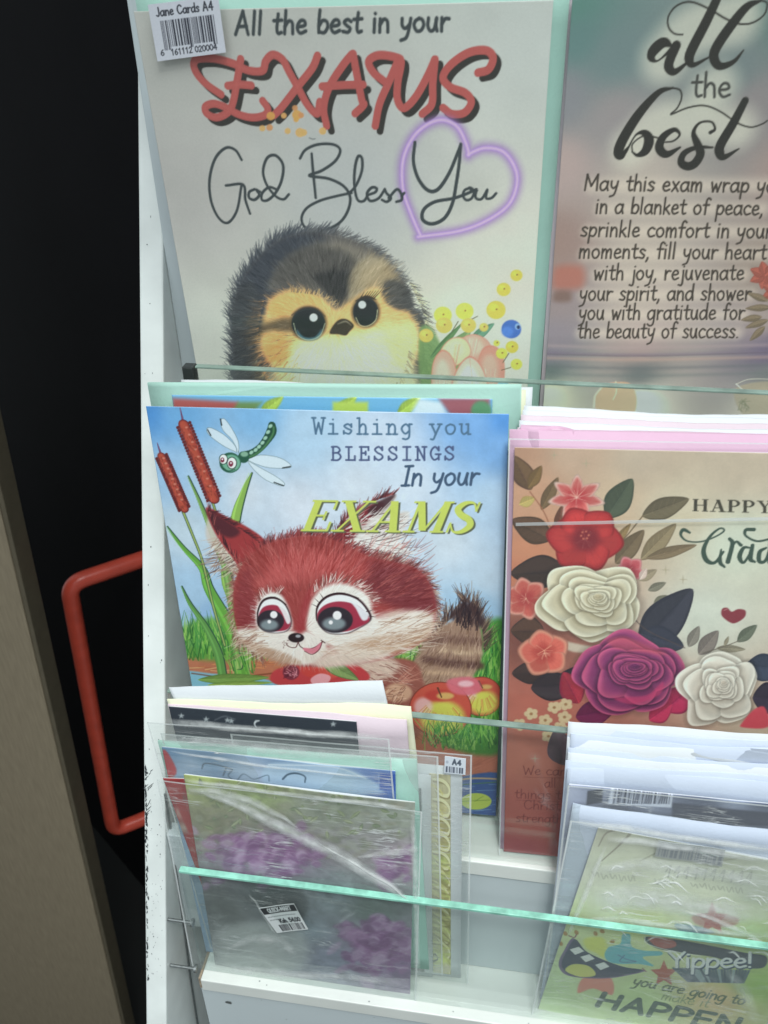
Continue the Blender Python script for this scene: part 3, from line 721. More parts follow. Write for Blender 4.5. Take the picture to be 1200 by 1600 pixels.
    cv.rim([(660, 520), (664, 560), (655, 600), (640, 620)], 90, 15, 1.2, [(222, 224, 190), (190, 196, 168), (110, 112, 96)], out=-.9)
    cv.coat([(420, 480), (520, 470), (640, 490), (655, 540), (640, 620), (430, 620), (412, 540)], 1500, 12, 1.3, lambda x, y: away(x, y) + .15, 20, .5)
    for k in range(130):
        x, y = random.uniform(415, 470), random.uniform(520, 600); cv.hair(x, y, away(x, y) + random.uniform(-.4, .4), random.uniform(10, 20), 1.4, random.choice([(214, 146, 92), (196, 128, 76), (222, 176, 120), (90, 74, 60)]), .55)
    for x, y, rx, ry in ((482, 505, 26.5, 25), (571.5, 487, 20, 22.5)):
        cv.dot(x, y, rx + 3, ry + 3, (70, 56, 40), .7, 3); cv.dot(x, y, rx, ry, (32, 36, 38))
        cv.dot(x, y + 1, rx - 2, ry - 3, (24, 28, 30))
    cv.fill([(464, 515), (475, 526), (492, 526), (503, 514), (498, 528), (482, 532), (468, 526)], (70, 108, 122), .85, 2)
    cv.stroke([(459, 505), (465, 523), (482, 531), (500, 524), (508, 505)], 1.5, (170, 176, 150), .8)
    cv.stroke([(556, 496), (563, 508), (575, 509), (587, 500), (590, 484)], 1.5, (196, 190, 150), .8)
    for x, y, r in ((490, 496, 6.2), (566, 476, 6)): cv.dot(x, y, r, r, (208, 210, 204), 1, .8)
    for a in (-1.4, -1.0, -.7, -.4, -.1, .2, .5): cv.stroke([(578 + 11 * a, 467), (589 + 14 * a, 454 - 1 * a)], (2.2, .4), (40, 36, 32), raw=True)
    cv.fill([(515, 520), (526, 502), (540, 498), (553, 508), (546, 518), (540, 524), (528, 522)], (48, 42, 34), 1, 1)
    cv.stroke([(528, 506), (540, 502), (549, 508)], (1, 3, 1), (132, 124, 108), .8, 1)
    cv.fill([(364, 470), (392, 440), (408, 470), (402, 520), (404, 570), (416, 606), (372, 612), (366, 550)], (50, 52, 54), .72, 8)
    cv.coat([(366, 450), (410, 440), (412, 600), (372, 610)], 700, 13, 1.5, away, 24, .6)
    cv.rim([(640, 440), (662, 490), (670, 545), (668, 600)], 150, 15, 1.5, [(66, 66, 64), (206, 196, 156), (92, 90, 84)], out=-.7)
    cv.rim([(640, 545), (632, 580), (615, 605)], 70, 14, 1.3, [(206, 200, 160), (120, 116, 96)], out=-.9)
    cv.stroke([(556, 470), (572, 463), (588, 468)], (2, 3.4, 1.6), (38, 34, 30), .85); cv.stroke([(456, 492), (474, 481), (494, 482), (508, 494)], (2, 3, 3, 1.6), (52, 44, 36), .8, 1)
    # posy at its side
    cv.fill([(655, 520), (672, 510), (690, 540), (700, 560), (720, 535), (735, 550), (700, 600), (660, 610)], (98, 128, 82), .9, 4)
    cv.leaf((690, 568), (735, 516), 26, (126, 150, 104), (96, 124, 84)); cv.leaf((672, 560), (722, 505), 10, (86, 118, 78), (66, 98, 66))
    cv.leaf((735, 532), (772, 505), 15, (94, 134, 112), (70, 112, 92))
    ed = (186, 112, 100)
    def tp(P, c, lt):
        cv.fill(P, ed, .9, 1.2); gx, gy = sum(p[0] for p in P) / len(P), sum(p[1] for p in P) / len(P)
        cv.fill([(gx + (q[0] - gx) * .95, gy + (q[1] - gy) * .95) for q in P], c, 1, 1.2); cv.fill([(gx + (q[0] - gx) * .62 - 2, gy + (q[1] - gy) * .66 - 2) for q in P], lt, .8, 7)
        for k in range(14): f = random.uniform(.2, .8); cv.stroke([(gx + (P[0][0] - gx) * .2 + (f - .5) * 18, P[-1][1] * .3 + gy * .7 + 18), (gx + (f - .5) * 30, gy - 12)], 1, random.choice([ed, (236, 206, 194)]), .3)
    tp([(708, 545), (722, 528), (742, 522), (762, 532), (768, 552), (740, 566)], (208, 140, 124), (222, 170, 152))
    tp([(688, 548), (706, 528), (728, 530), (736, 552), (716, 570), (692, 572)], (216, 176, 142), (222, 206, 160))
    tp([(752, 548), (772, 540), (786, 556), (788, 592), (776, 632), (752, 650), (742, 600)], (204, 126, 112), (216, 156, 140))
    tp([(674, 590), (678, 562), (692, 546), (708, 560), (716, 600), (714, 650), (688, 650), (676, 620)], (212, 146, 130), (224, 178, 162))
    tp([(704, 612), (714, 576), (734, 556), (754, 574), (764, 612), (758, 655), (710, 655)], (220, 170, 154), (228, 202, 190))
    cv.stroke([(734, 560), (738, 600), (735, 645)], 1.2, ed, .4)
    for x, y, r, c in ((692, 492, 14, 0), (694, 508, 13, 1), (726, 486, 14, 0), (732, 508, 12, 1), (666, 524, 11, 1), (775, 484, 15, 2), (787, 452, 11, 2), (807, 430, 9.5, 2), (756, 511, 7, 1), (800, 542, 10, 2), (807, 569, 9, 0), (784, 552, 9, 0), (776, 536, 5, 0)):
        c0 = ((200, 178, 78), (206, 162, 84), (190, 164, 70))[c]
        cv.dot(x, y, r, r * .95, c0, 1, .8); cv.dot(x - r * .25, y - r * .3, r * .5, r * .4, np.clip(np.array(c0) * 1.1, 0, 255), .7, 2); cv.dot(x + 1, y - 1, 1.5, 1.4, (96, 78, 44), .8)
    cv.dot(799, 514, 15.5, 14.5, (58, 92, 158), 1, .8); cv.dot(793, 518, 9, 8, (74, 116, 186), .7, 3); cv.dot(809, 510, 4.5, 5, (120, 150, 190), .9, .6); cv.dot(810, 511, 2.5, 3, (30, 44, 80))
    cv.dot(786, 602, 9, 9, (112, 160, 172), 1, .8)
    for a, b in (((786, 566), (795, 552)), ((784, 578), (798, 574)), ((738, 498), (746, 494)), ((706, 518), (716, 502))): cv.stroke([a, b], 1.6, (80, 84, 60))
    return cv

def art_quote(quad):
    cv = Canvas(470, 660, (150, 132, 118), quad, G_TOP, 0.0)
    cv.field([(895, 5, (74, 108, 100)), (900, 60, (80, 106, 104)), (960, 90, (92, 108, 108)), (1150, 110, (96, 106, 106)), (1250, 30, (80, 104, 98)), (880, 150, (112, 112, 116)), (960, 180, (124, 118, 118)), (1180, 160, (118, 112, 112)),
              (875, 260, (148, 131, 127)), (1000, 280, (153, 143, 134)), (1250, 260, (137, 119, 113)), (868, 380, (128, 107, 100)), (1000, 400, (153, 142, 132)), (1200, 420, (127, 114, 105)), (866, 470, (124, 111, 111)), (1000, 470, (153, 141, 132)), (862, 530, (120, 111, 117)), (1000, 530, (150, 133, 129)), (1200, 500, (136, 123, 118)), (1220, 530, (100, 91, 103)),
              (860, 552, (109, 103, 113)), (1000, 552, (140, 123, 120)), (1200, 552, (96, 87, 105)), (860, 580, (84, 96, 94)), (1000, 582, (96, 100, 100)), (1200, 585, (104, 106, 106)), (860, 612, (196, 194, 170)), (1000, 625, (210, 204, 189)), (1200, 625, (201, 192, 179))], 3.2)
    # pale glow round the lettering
    for P, w in (([(1040, 90), (1080, 50), (1150, 30)], 70), ([(985, 230), (1040, 190), (1150, 200)], 60), ([(1120, 135), (1110, 140)], 60)): cv.stroke(P, w * 1.15, (176, 174, 160), .72, 22)
    for y, x0, x1 in ((290, 925, 1250), (326, 940, 1190), (362, 920, 1200), (397, 915, 1195), (430, 935, 1160), (461, 915, 1170), (492, 915, 1160), (520, 910, 1150)): cv.stroke([(x0, y), (x1, y)], 24, (180, 168, 154), .66, 13, raw=True)
    cv.fill([(868, 418), (905, 415), (914, 432), (905, 450), (866, 450)], (150, 84, 68), .7, 12)
    cv.fill([(868, 455), (890, 455), (890, 470), (866, 470)], (96, 72, 62), .7, 8)
    for y, c in ((540, (150, 132, 132)), (551, (104, 92, 108)), (559, (170, 140, 126)), (572, (88, 92, 96)), (584, (98, 104, 104))): cv.stroke([(850, y), (1000, y + 3), (1230, y - 2)], 5, c, .55, 5)
    cv.stroke([(852, 553), (1010, 556), (1220, 550)], 2, (86, 78, 86), .6, 1.5)
    # flowers on the right
    for x, y in ((1196, 430), (1215, 455)):
        for k in range(7):
            a = k * .9; cv.leaf((x, y), (x + 26 * math.cos(a), y + 22 * math.sin(a)), 16, (146, 80, 66), (116, 60, 50))
    for k, (a, b) in enumerate((((1200, 470), (1168, 458)), ((1205, 480), (1165, 482)), ((1200, 500), (1165, 512)), ((1195, 510), (1172, 532)), ((1190, 495), (1158, 500)))): cv.leaf(a, b, 11, (112, 98, 78), (84, 74, 58))
    # still life on the table at the foot
    cv.fill([(930, 622), (945, 602), (962, 597), (985, 600), (995, 625), (985, 650), (940, 650)], (206, 152, 124), .95, 2); cv.stroke([(940, 605), (930, 618), (928, 635)], 3, (222, 206, 180), .8, 2)
    cv.stroke([(962, 596), (963, 612), (958, 624)], 2.6, (214, 190, 160), .9)
    cv.fill([(1150, 606), (1230, 600), (1230, 660), (1168, 655)], (150, 140, 120), .8, 2); cv.stroke([(1150, 600), (1170, 612), (1230, 614)], 2, (222, 214, 192), .9); cv.stroke([(1150, 600), (1175, 592), (1230, 594)], 1.6, (200, 196, 180), .8)
    for k in range(14): cv.stroke([(1160 + random.uniform(-8, 8), 632 + random.uniform(-10, 10)), (1164 + random.uniform(-8, 8), 634 + random.uniform(-10, 10))], 1.6, (110, 112, 88), .7, raw=True)
    ink = (32, 30, 25)
    z3 = zf(840, 0, .3)
    th = .3
    def br(w, *p): cv.stroke(z3(*p), [(v * 1.18 if v > 20 else v * 1.05) * th for v in w], ink)
    br((12, 46, 50, 34, 10, 16, 30), (700, 240), (655, 222), (605, 262), (592, 300), (622, 318), (672, 280), (722, 232))
    br((44, 46, 44, 30, 10), (722, 238), (690, 310), (684, 352), (716, 374), (790, 318))
    br((40, 46, 48, 44, 24, 9), (938, -14), (880, 110), (805, 255), (790, 308), (812, 338), (890, 300))
    br((10, 40, 48, 48, 40, 24, 8), (1165, 2), (1090, 35), (1010, 130), (935, 240), (918, 300), (950, 345), (1020, 322), (1072, 262))
    br((8, 9, 9, 9, 8), (1165, 2), (1195, 18), (1180, 75), (1120, 118), (1050, 124), (975, 95), (900, 50), (800, 10), (725, 30), (682, 85), (682, 140), (712, 175), (756, 180))
    write(cv, 'the', (1080, 151), (1142, 152), 22, 4.6, (52, 52, 48), slant=.03)
    br((10, 30, 46, 52, 50, 34, 14), (705, 458), (630, 482), (530, 590), (450, 715), (420, 790), (436, 812), (470, 770))
    br((12, 10, 30, 50, 44, 20, 8), (462, 790), (510, 705), (556, 692), (580, 730), (562, 785), (520, 808), (492, 790))
    br((8, 8, 9), (492, 790), (498, 745), (560, 705), (625, 718))
    br((9, 9, 8, 8), (705, 458), (742, 470), (750, 510), (728, 562), (695, 596), (780, 562), (868, 550), (950, 580), (1040, 640), (1110, 662), (1170, 645), (1196, 628))
    br((8, 10, 14, 30, 46, 40, 12), (640, 742), (705, 735), (740, 702), (712, 676), (655, 712), (634, 770), (672, 804), (742, 768))
    br((20, 10, 14, 40, 46, 40, 30, 10), (900, 690), (924, 672), (905, 635), (845, 640), (812, 690), (832, 750), (848, 800), (820, 850), (782, 866), (748, 846), (764, 798), (830, 768), (912, 768))
    br((36, 44, 48, 46, 30, 8), (1080, 525), (1020, 640), (955, 750), (948, 795), (972, 818), (1048, 775))
    t2 = (48, 41, 34)
    for s_, a, b in (('May this exam wrap you', (913, 297), (1226, 301)), ('in a blanket of peace,', (930, 333), (1192, 336)), ('sprinkle comfort in your', (907, 369), (1206, 372)), ('moments, fill your heart', (904, 403), (1197, 405)),
                     ('with joy, rejuvenate', (927, 437), (1162, 437)), ('your spirit, and shower', (905, 469), (1173, 469)), ('you with gratitude for', (904, 499), (1163, 499)), ('the beauty of success.', (902, 528), (1154, 528))):
        write(cv, s_, a, b, 14.5, 3.7, t2, slant=.1, track=.1)
    return cv
def art_wish(quad):
    cv = Canvas(500, 700, (190, 205, 220), quad, G_MID, 0.0)
    cv.field([(228, 640, (82, 144, 206)), (280, 645, (110, 166, 212)), (400, 645, (122, 172, 212)), (480, 680, (172, 200, 222)), (600, 690, (196, 210, 226)), (740, 660, (120, 164, 212)), (790, 655, (88, 144, 206)), (785, 700, (122, 166, 212)), (770, 780, (176, 200, 220)),
              (260, 740, (150, 184, 214)), (290, 830, (186, 204, 216)), (300, 930, (160, 190, 214)), (330, 960, (140, 174, 206)), (380, 770, (200, 210, 220)), (470, 790, (202, 210, 220)), (330, 750, (170, 196, 216)), (700, 850, (194, 206, 216)), (760, 900, (182, 200, 214)), (740, 950, (150, 184, 210)), (560, 760, (202, 212, 222)), (640, 760, (200, 212, 224))], 2.8)
    cv.mottle(.008, 60, 5)
    # ground: soil, pond
    cv.fill([(270, 1008), (400, 1020), (600, 1030), (800, 1020), (800, 1290), (280, 1290)], (176, 112, 84), 1, 5, curve=False)
    cv.fill([(640, 1165), (790, 1158), (790, 1230), (700, 1222), (600, 1230)], (186, 112, 90), 1, 3); cv.mottle(.012, 14, 8)
    for k in range(60):
        x, y = random.uniform(650, 790), random.uniform(1165, 1220); cv.stroke([(x, y), (x + random.uniform(8, 22), y - random.uniform(2, 10))], 1.6, random.choice([(160, 92, 74), (204, 134, 110), (170, 100, 80)]), .6, raw=True)
    cv.fill([(620, 1222), (700, 1216), (790, 1212), (800, 1300), (610, 1300)], (62, 90, 148), 1, 2)
    for k in range(46):
        x, y = random.uniform(660, 780), random.uniform(1222, 1276); cv.stroke([(x, y), (x + random.uniform(10, 30), y + random.uniform(-2, 2))], 2, random.choice([(90, 122, 172), (46, 68, 128), (112, 146, 190)]), .7, raw=True)
    cv.stroke([(690, 1222), (740, 1216), (790, 1218)], 4, (206, 168, 120), .9, 1); cv.stroke([(720, 1226), (790, 1221)], 2, (84, 130, 74), .9, 1)
    cv.dot(744, 1252, 24, 13, (184, 200, 88), 1, .8); cv.stroke([(722, 1252), (765, 1250)], 1.4, (120, 150, 60)); cv.stroke([(742, 1252), (755, 1244)], 1.2, (120, 150, 60))
    cv.fill([(285, 1050), (330, 1052), (420, 1062), (430, 1085), (285, 1080)], (126, 178, 196), 1, 2)
    for k in range(40):
        x, y = random.uniform(288, 430), random.uniform(1024, 1048); cv.stroke([(x, y), (x + random.uniform(10, 30), y - random.uniform(-3, 6))], 1.8, random.choice([(206, 140, 90), (170, 96, 64), (216, 184, 130), (190, 120, 80)]), .7, raw=True)
    cv.stroke([(300, 1052), (360, 1058), (440, 1050)], 3, (110, 62, 44), .8, 1)
    # grass
    gr = [(86, 150, 62), (58, 120, 52), (120, 178, 78), (70, 140, 70), (148, 190, 100), (44, 96, 48)]
    cv.fill([(280, 985), (330, 965), (380, 985), (390, 1030), (285, 1025)], (92, 148, 66), .9, 8)
    for k in range(300):
        x, y = random.uniform(282, 420), random.uniform(985, 1032); cv.hair(x, y, -1.57 + random.uniform(-.45, .3), random.uniform(18, 46), 2.4, random.choice(gr), .85)
    cv.fill([(720, 1000), (800, 975), (800, 1165), (690, 1160), (700, 1080)], (72, 138, 58), .95, 8)
    for k in range(560):
        x = random.uniform(690, 795); y = random.uniform(1010, 1172) if x > 720 else random.uniform(1120, 1172); cv.hair(x, y, -1.57 + random.uniform(-.45, .5), random.uniform(20, 56), 2.5, random.choice(gr), .85)
    cv.fill([(620, 1010), (665, 1000), (675, 1040), (625, 1045)], (104, 164, 70), .95, 4)
    for k in range(70): cv.hair(random.uniform(615, 670), random.uniform(1020, 1046), -1.3 + random.uniform(-.4, .4), random.uniform(12, 28), 2.2, random.choice(gr), .85)
    # reeds
    def blade(P, w, c, d):
        cv.stroke(P, [v + 2.2 for v in w], d); cv.stroke([(x - 1, y) for x, y in P], w, c); cv.stroke([(x - w[len(w) // 2] * .22, y) for x, y in P], [max(v * .25, .5) for v in w], np.clip(np.array(c) * 1.25, 0, 255), .7)
    A = zf(210, 600, .26667); Cc = zf(210, 880, .26667)
    dk = (48, 76, 62)
    blade(A((195, 835), (290, 960), (400, 1080)) + Cc((440, 150), (540, 330), (600, 480), (640, 680)), (1, 10, 18, 26, 28), (98, 154, 66), dk)
    blade(A((690, 520), (640, 640), (595, 790)) + Cc((545, 60), (580, 220), (630, 480)), (1, 14, 21, 16), (134, 172, 84), dk)
    blade(A((318, 540), (372, 660), (430, 800), (480, 930)) + Cc((540, 40), (570, 200), (600, 400), (610, 600)), (1, 7, 12, 16, 16), (112, 150, 84), dk)
    blade(Cc((280, 135), (330, 240), (420, 370), (490, 520), (520, 660)), (1, 7, 11, 16, 16), (92, 140, 74), dk)
    cv.stroke(A((285, 745), (340, 880), (400, 1040)) + Cc((460, 240), (530, 480)), 5.5, dk); cv.stroke(A((285, 745), (340, 880), (400, 1040)) + Cc((460, 240), (530, 480)), 3.0, (150, 168, 96))
    cv.stroke(A((455, 680), (480, 760), (500, 860)), 5, dk); cv.stroke(A((455, 680), (480, 760), (500, 860)), 3, (140, 158, 90))
    for k in range(40): cv.hair(random.uniform(360, 400), random.uniform(1030, 1056), -1.75 + random.uniform(-.3, .3), random.uniform(20, 60), 2.6, random.choice(gr + [(180, 190, 120)]), .8)
    # cattails
    for top, bot, wd, tip in ((A((290, 240))[0], A((465, 668))[0], 20.5, A((268, 140))[0]), (A((160, 425))[0], A((292, 728))[0], 16.5, A((134, 345))[0])):
        top, bot = np.array(top), np.array(bot); d = (bot - top) / np.linalg.norm(bot - top); n = np.array([-d[1], d[0]])
        cv.stroke([tip, top], (1.2, 5), (70, 44, 72), raw=True); cv.stroke([tip, top], (.6, 2.4), (140, 88, 120), raw=True)
        L = np.linalg.norm(bot - top)
        for k in range(26):
            for s_ in (-1, 1): q = top + d * L * k / 25 + n * s_ * wd / 2; cv.dot(q[0], q[1], 2.6, 2.6, (96, 38, 40))
        cv.stroke([top, bot], (wd - 2, wd + 2, wd), (96, 38, 40)); cv.stroke([top, bot], (wd - 6, wd - 2, wd - 4), (158, 64, 54), 1, 1)
        cv.stroke([top + n * 1 - d * 2, bot + n * 1], (wd * .5, wd * .5), (176, 82, 62), .8, 3, raw=True)
        for k in range(150):
            q = top + d * random.uniform(0, L) + n * random.uniform(-wd / 2 + 2, wd / 2 - 2); b = random.uniform(.6, 1.3)
            cv.stroke([q, q + d * random.uniform(2, 5) + n * random.uniform(-3, 3)], 1.3, np.clip(np.array((160, 70, 58)) * b, 0, 255), .7, raw=True)
        for k in range(9):
            q = top + d * L * (.04 + .1 * k) + n * -wd * .12; cv.dot(q[0], q[1], 2.3, 1.5, (204, 134, 116), .75, .6)
    # dragonfly
    wing, wl = (206, 220, 228), (86, 110, 112)
    for P in (A((612, 405), (575, 330), (520, 270), (505, 215), (530, 205), (575, 265), (610, 340)), A((600, 400), (520, 360), (440, 300), (425, 262), (455, 258), (530, 300), (590, 360)),
              A((655, 440), (740, 415), (850, 430), (915, 470), (905, 490), (800, 490), (720, 470)), A((660, 445), (740, 490), (830, 540), (880, 580), (860, 595), (770, 560), (700, 500))):
        cv.fill(P, wing, .9); cv.stroke(P + P[:1], .9, wl, .75)
    for P in (A((505, 205), (512, 240)), A((430, 268), (448, 300)), A((870, 490), (915, 482)), A((820, 575), (875, 594))): cv.stroke(P, 2.2, (50, 56, 58), raw=True)
    body = A((640, 420), (690, 405), (740, 370), (780, 320), (805, 275), (808, 240))
    cv.stroke(body, (15, 13, 12, 14, 16, 12), (36, 74, 58)); cv.stroke([(x + 2.5, y + 3) for x, y in body], (3, 3, 3), (92, 142, 88), .7, 1)
    for q in A((690, 400), (715, 385), (735, 366), (755, 343), (772, 315), (788, 280), (802, 245)): cv.dot(q[0] - 1, q[1], 3.6, 2.6, (168, 206, 186), .9, .5, -.7)
    cv.dot(*A((640, 430))[0], 9, 8.5, (40, 84, 66)); cv.dot(*A((645, 410))[0], 6, 4, (150, 190, 164), .8, 1)
    cv.dot(*A((562, 460))[0], 17, 16, (44, 92, 72)); cv.dot(*A((568, 462))[0], 14, 13, (120, 176, 150), .9, 1)
    for x, y, r in ((522, 440, 23), (572, 462, 27)):
        q = A((x, y))[0]; cv.dot(q[0], q[1], r * .3, r * .36, (30, 56, 50)); cv.dot(q[0], q[1], r * .25, r * .31, (222, 230, 224)); cv.dot(q[0] - 1.6, q[1] + 1.2, r * .14, r * .17, (120, 44, 66)); cv.dot(q[0] - 1.5, q[1], 1.3, 1.3, (240, 236, 240))
    cv.stroke(A((520, 490), (550, 508), (590, 500)), 1.2, (26, 60, 48))
    # tail
    tail = [(640, 1062), (652, 1020), (680, 985), (712, 968), (735, 960), (752, 985), (752, 1030), (735, 1060), (700, 1080), (660, 1085)]
    cv.rim([(655, 1040), (680, 992), (705, 965), (725, 950), (729, 938)], 170, 30, 1.7, [(70, 52, 50), (56, 42, 44), (120, 96, 80), (170, 144, 120)], out=-.7)
    cv.rim([(757, 1020), (754, 985), (745, 965), (731, 940)], 120, 28, 1.6, [(64, 50, 50), (90, 70, 62), (150, 126, 106)], out=.7)
    cv.fill(tail, (150, 122, 104), 1, 3)
    for P, w, c in (([(712, 962), (732, 950), (748, 972)], 20, (62, 46, 48)), ([(668, 1000), (705, 1000), (748, 1004)], 15, (104, 76, 68)), ([(664, 1030), (700, 1036), (750, 1040)], 15, (84, 58, 54)), ([(690, 1016), (720, 1020), (750, 1020)], 9, (196, 170, 142)), ([(665, 1050), (700, 1052), (735, 1056)], 10, (190, 160, 132))): cv.stroke(P, w, c, .85, 5)
    cv.coat(tail, 900, 13, 1.4, lambda x, y: -1.2 - (x - 700) * .006, 34, .7)
    for k in range(90): cv.hair(random.uniform(712, 748), random.uniform(955, 985), -1.45 + random.uniform(-.45, .4), random.uniform(16, 34), 1.8, random.choice([(52, 40, 44), (78, 58, 56), (40, 32, 38)]), .8)
    # body
    bd = [(470, 1045), (560, 1030), (640, 1030), (660, 1060), (665, 1110), (640, 1160), (540, 1170), (470, 1130)]
    cv.fill(bd, (142, 86, 76), 1, 4)
    cv.fill([(545, 1045), (600, 1028), (625, 1040), (600, 1060), (555, 1066)], (206, 188, 172), .9, 6)
    cv.coat(bd, 800, 13, 1.4, lambda x, y: .6, 34, .6)
    for k in range(60): cv.hair(random.uniform(548, 630), random.uniform(1036, 1066), .3 + random.uniform(-.5, .5), 20, 1.5, random.choice([(222, 206, 192), (120, 66, 62), (200, 170, 154)]), .75)
    cv.dot(622, 1082, 22, 15, (206, 168, 140), .9, 4)
    for k in range(50): cv.hair(random.uniform(605, 635), random.uniform(1070, 1094), 2.6 + random.uniform(-.8, .8), 14, 1.3, random.choice([(160, 104, 84), (228, 196, 170), (120, 72, 62)]), .8)
    for k in range(16): cv.hair(628 + random.uniform(-6, 6), 1062 + random.uniform(-6, 8), -.4 + random.uniform(-.5, .3), 30, 1.1, (206, 150, 130), .6)
    # apples
    for x, y, rx, ry in ((752, 1088, 32, 30), (688, 1108, 48, 42)):
        cv.dot(x, y, rx + 1.2, ry + 1.2, (110, 52, 44)); cv.dot(x, y, rx, ry, (188, 84, 70), 1, 1)
        cv.dot(x + 3, y + ry * .3, rx * .72, ry * .62, (200, 204, 92), .95, 8); cv.dot(x - rx * .55, y - ry * .1, rx * .3, ry * .34, (224, 190, 190), .8, 5)
        cv.dot(x, y - ry * .52, rx * .5, ry * .22, (178, 66, 60), .9, 4); cv.dot(x + 8, y - ry * .5, rx * .28, ry * .13, (206, 186, 110), .8, 3)
        for k in range(34):
            a = random.uniform(.3, 2.8); cv.stroke([(x + rx * .5 * math.cos(a), y - ry * .35 + ry * .5 * math.sin(a)), (x + rx * .85 * math.cos(a), y - ry * .2 + ry * .95 * math.sin(a))], 1.2, random.choice([(198, 92, 70), (216, 204, 110), (180, 150, 70)]), .6, raw=True)
        cv.stroke([(x + 2, y - ry * .45), (x - 4, y - ry * .8)], (2.4, 3.4), (92, 62, 48), raw=True)
    cv.fill([(700, 1062), (740, 1058), (752, 1078), (730, 1086), (705, 1080)], (204, 108, 122), .9, 3); cv.dot(728, 1068, 12, 5, (232, 206, 210), .7, 3)
    for k in range(130): cv.hair(random.uniform(660, 785), random.uniform(1140, 1172), -1.57 + random.uniform(-.7, .7), random.uniform(16, 40), 2.2, random.choice(gr), .9)
    # berries and leaves held in front
    cv.fill([(428, 1048), (470, 1036), (520, 1034), (560, 1040), (575, 1062), (500, 1072), (430, 1068)], (182, 66, 70), 1, 2)
    cv.dot(455, 1050, 13, 12, (120, 52, 66), 1, 1); cv.dot(488, 1046, 17, 12, (190, 70, 64), 1, 3); cv.dot(515, 1048, 16, 13, (196, 82, 72), 1, 3)
    for k in range(16): cv.stroke([(455 + random.uniform(-12, 12), 1050 + random.uniform(-10, 10)), (455 + random.uniform(-12, 12), 1050 + random.uniform(-10, 10))], 1.6, random.choice([(206, 140, 150), (84, 34, 48)]), .8, raw=True)
    cv.fill([(486, 1060), (500, 1052), (516, 1056), (512, 1066), (490, 1068)], (220, 158, 164), 1, 1)
    cv.leaf((500, 1030), (560, 1062), 22, (140, 166, 104), (84, 110, 66)); cv.leaf((310, 1062), (420, 1058), 16, (128, 160, 84), (90, 124, 60)); cv.leaf((325, 1070), (425, 1066), 9, (150, 176, 90), (100, 134, 60))
    # ears behind
    le = [(392, 905), (364, 872), (336, 832), (322, 793), (352, 806), (388, 824), (416, 846), (428, 880)]
    cv.fill([(375, 905), (345, 870), (322, 838), (330, 800), (352, 840), (385, 880)], (196, 188, 178), .9, 3)
    for k in range(110): cv.hair(random.uniform(335, 378), random.uniform(838, 892), 2.6 + random.uniform(-.55, .55), random.uniform(12, 34), 1.6, random.choice([(216, 206, 194), (150, 120, 104), (84, 60, 58), (190, 170, 156)]), .85)
    cv.fill(le, (150, 56, 58), 1, 2); cv.fill([(338, 828), (325, 797), (352, 812), (375, 830), (360, 840)], (70, 36, 44), .85, 4)
    cv.rim([(395, 905), (362, 865), (338, 830), (326, 797)], 70, 15, 1.8, [(92, 40, 46), (60, 34, 40), (170, 90, 84)], out=.35)
    cv.rim([(326, 797), (352, 812), (385, 832), (410, 852)], 60, 12, 1.7, [(92, 40, 46), (60, 34, 40)], out=-.6)
    re = [(520, 850), (545, 812), (580, 790), (618, 772), (612, 800), (640, 800), (625, 840), (600, 872), (560, 880)]
    cv.fill(re, (202, 198, 192), 1, 3)
    cv.fill([(515, 850), (545, 808), (585, 785), (600, 790), (560, 830), (545, 860)], (122, 46, 52), 1, 4)
    cv.fill([(575, 795), (600, 778), (618, 772), (606, 790), (585, 806)], (66, 42, 48), .9, 3)
    cv.rim([(515, 845), (545, 808), (585, 782), (620, 770)], 100, 17, 1.8, [(100, 42, 48), (64, 40, 46), (150, 80, 80)], out=-.5)
    for k in range(240):
        x, y = random.uniform(540, 625), random.uniform(805, 885); cv.hair(x, y, -.35 + random.uniform(-.5, .5), random.uniform(18, 46), 1.7, random.choice([(222, 220, 216), (206, 200, 194), (84, 62, 62), (226, 224, 220), (226, 224, 220), (196, 170, 160)]), .85)
    cv.fill([(528, 862), (560, 838), (600, 842), (640, 858), (610, 872), (570, 880)], (222, 220, 214), .8, 5)
    for k in range(130):
        x, y = random.uniform(535, 600), random.uniform(842, 876); cv.hair(x, y, random.uniform(-.25, .45), random.uniform(30, 75), 1.6, random.choice([(226, 224, 220), (214, 208, 202), (92, 72, 72), (230, 228, 224)]), .85)
    # head
    hd = [(366, 960), (366, 915), (380, 880), (405, 856), (440, 842), (490, 836), (535, 848), (575, 868), (620, 878), (655, 890), (675, 918), (682, 955), (672, 990), (640, 1015), (590, 1032), (520, 1040), (460, 1040), (410, 1022), (378, 1000)]
    cv.rim(hd[3:9], 300, 14, 1.4, [(100, 44, 50), (150, 66, 66), (70, 40, 44)], out=-.95)
    cv.rim(hd[7:13], 200, 15, 1.4, [(110, 70, 66), (84, 52, 54), (190, 170, 152)], out=-.8)
    cv.rim([(392, 870), (368, 915), (364, 960), (376, 1000), (410, 1025)], 170, 17, 1.7, [(190, 170, 150), (120, 76, 70), (150, 120, 100)], out=.7)
    cv.fill(hd, (148, 66, 64), 1, 2)
    cv.fill([(560, 880), (620, 885), (665, 905), (680, 950), (640, 955), (580, 930)], (112, 50, 56), .85, 10)
    cv.fill([(368, 960), (372, 915), (390, 890), (400, 940), (410, 985), (380, 985)], (128, 54, 58), .8, 8)
    cv.fill([(430, 870), (500, 860), (570, 880), (560, 905), (480, 895), (420, 905)], (172, 78, 76), .8, 12)
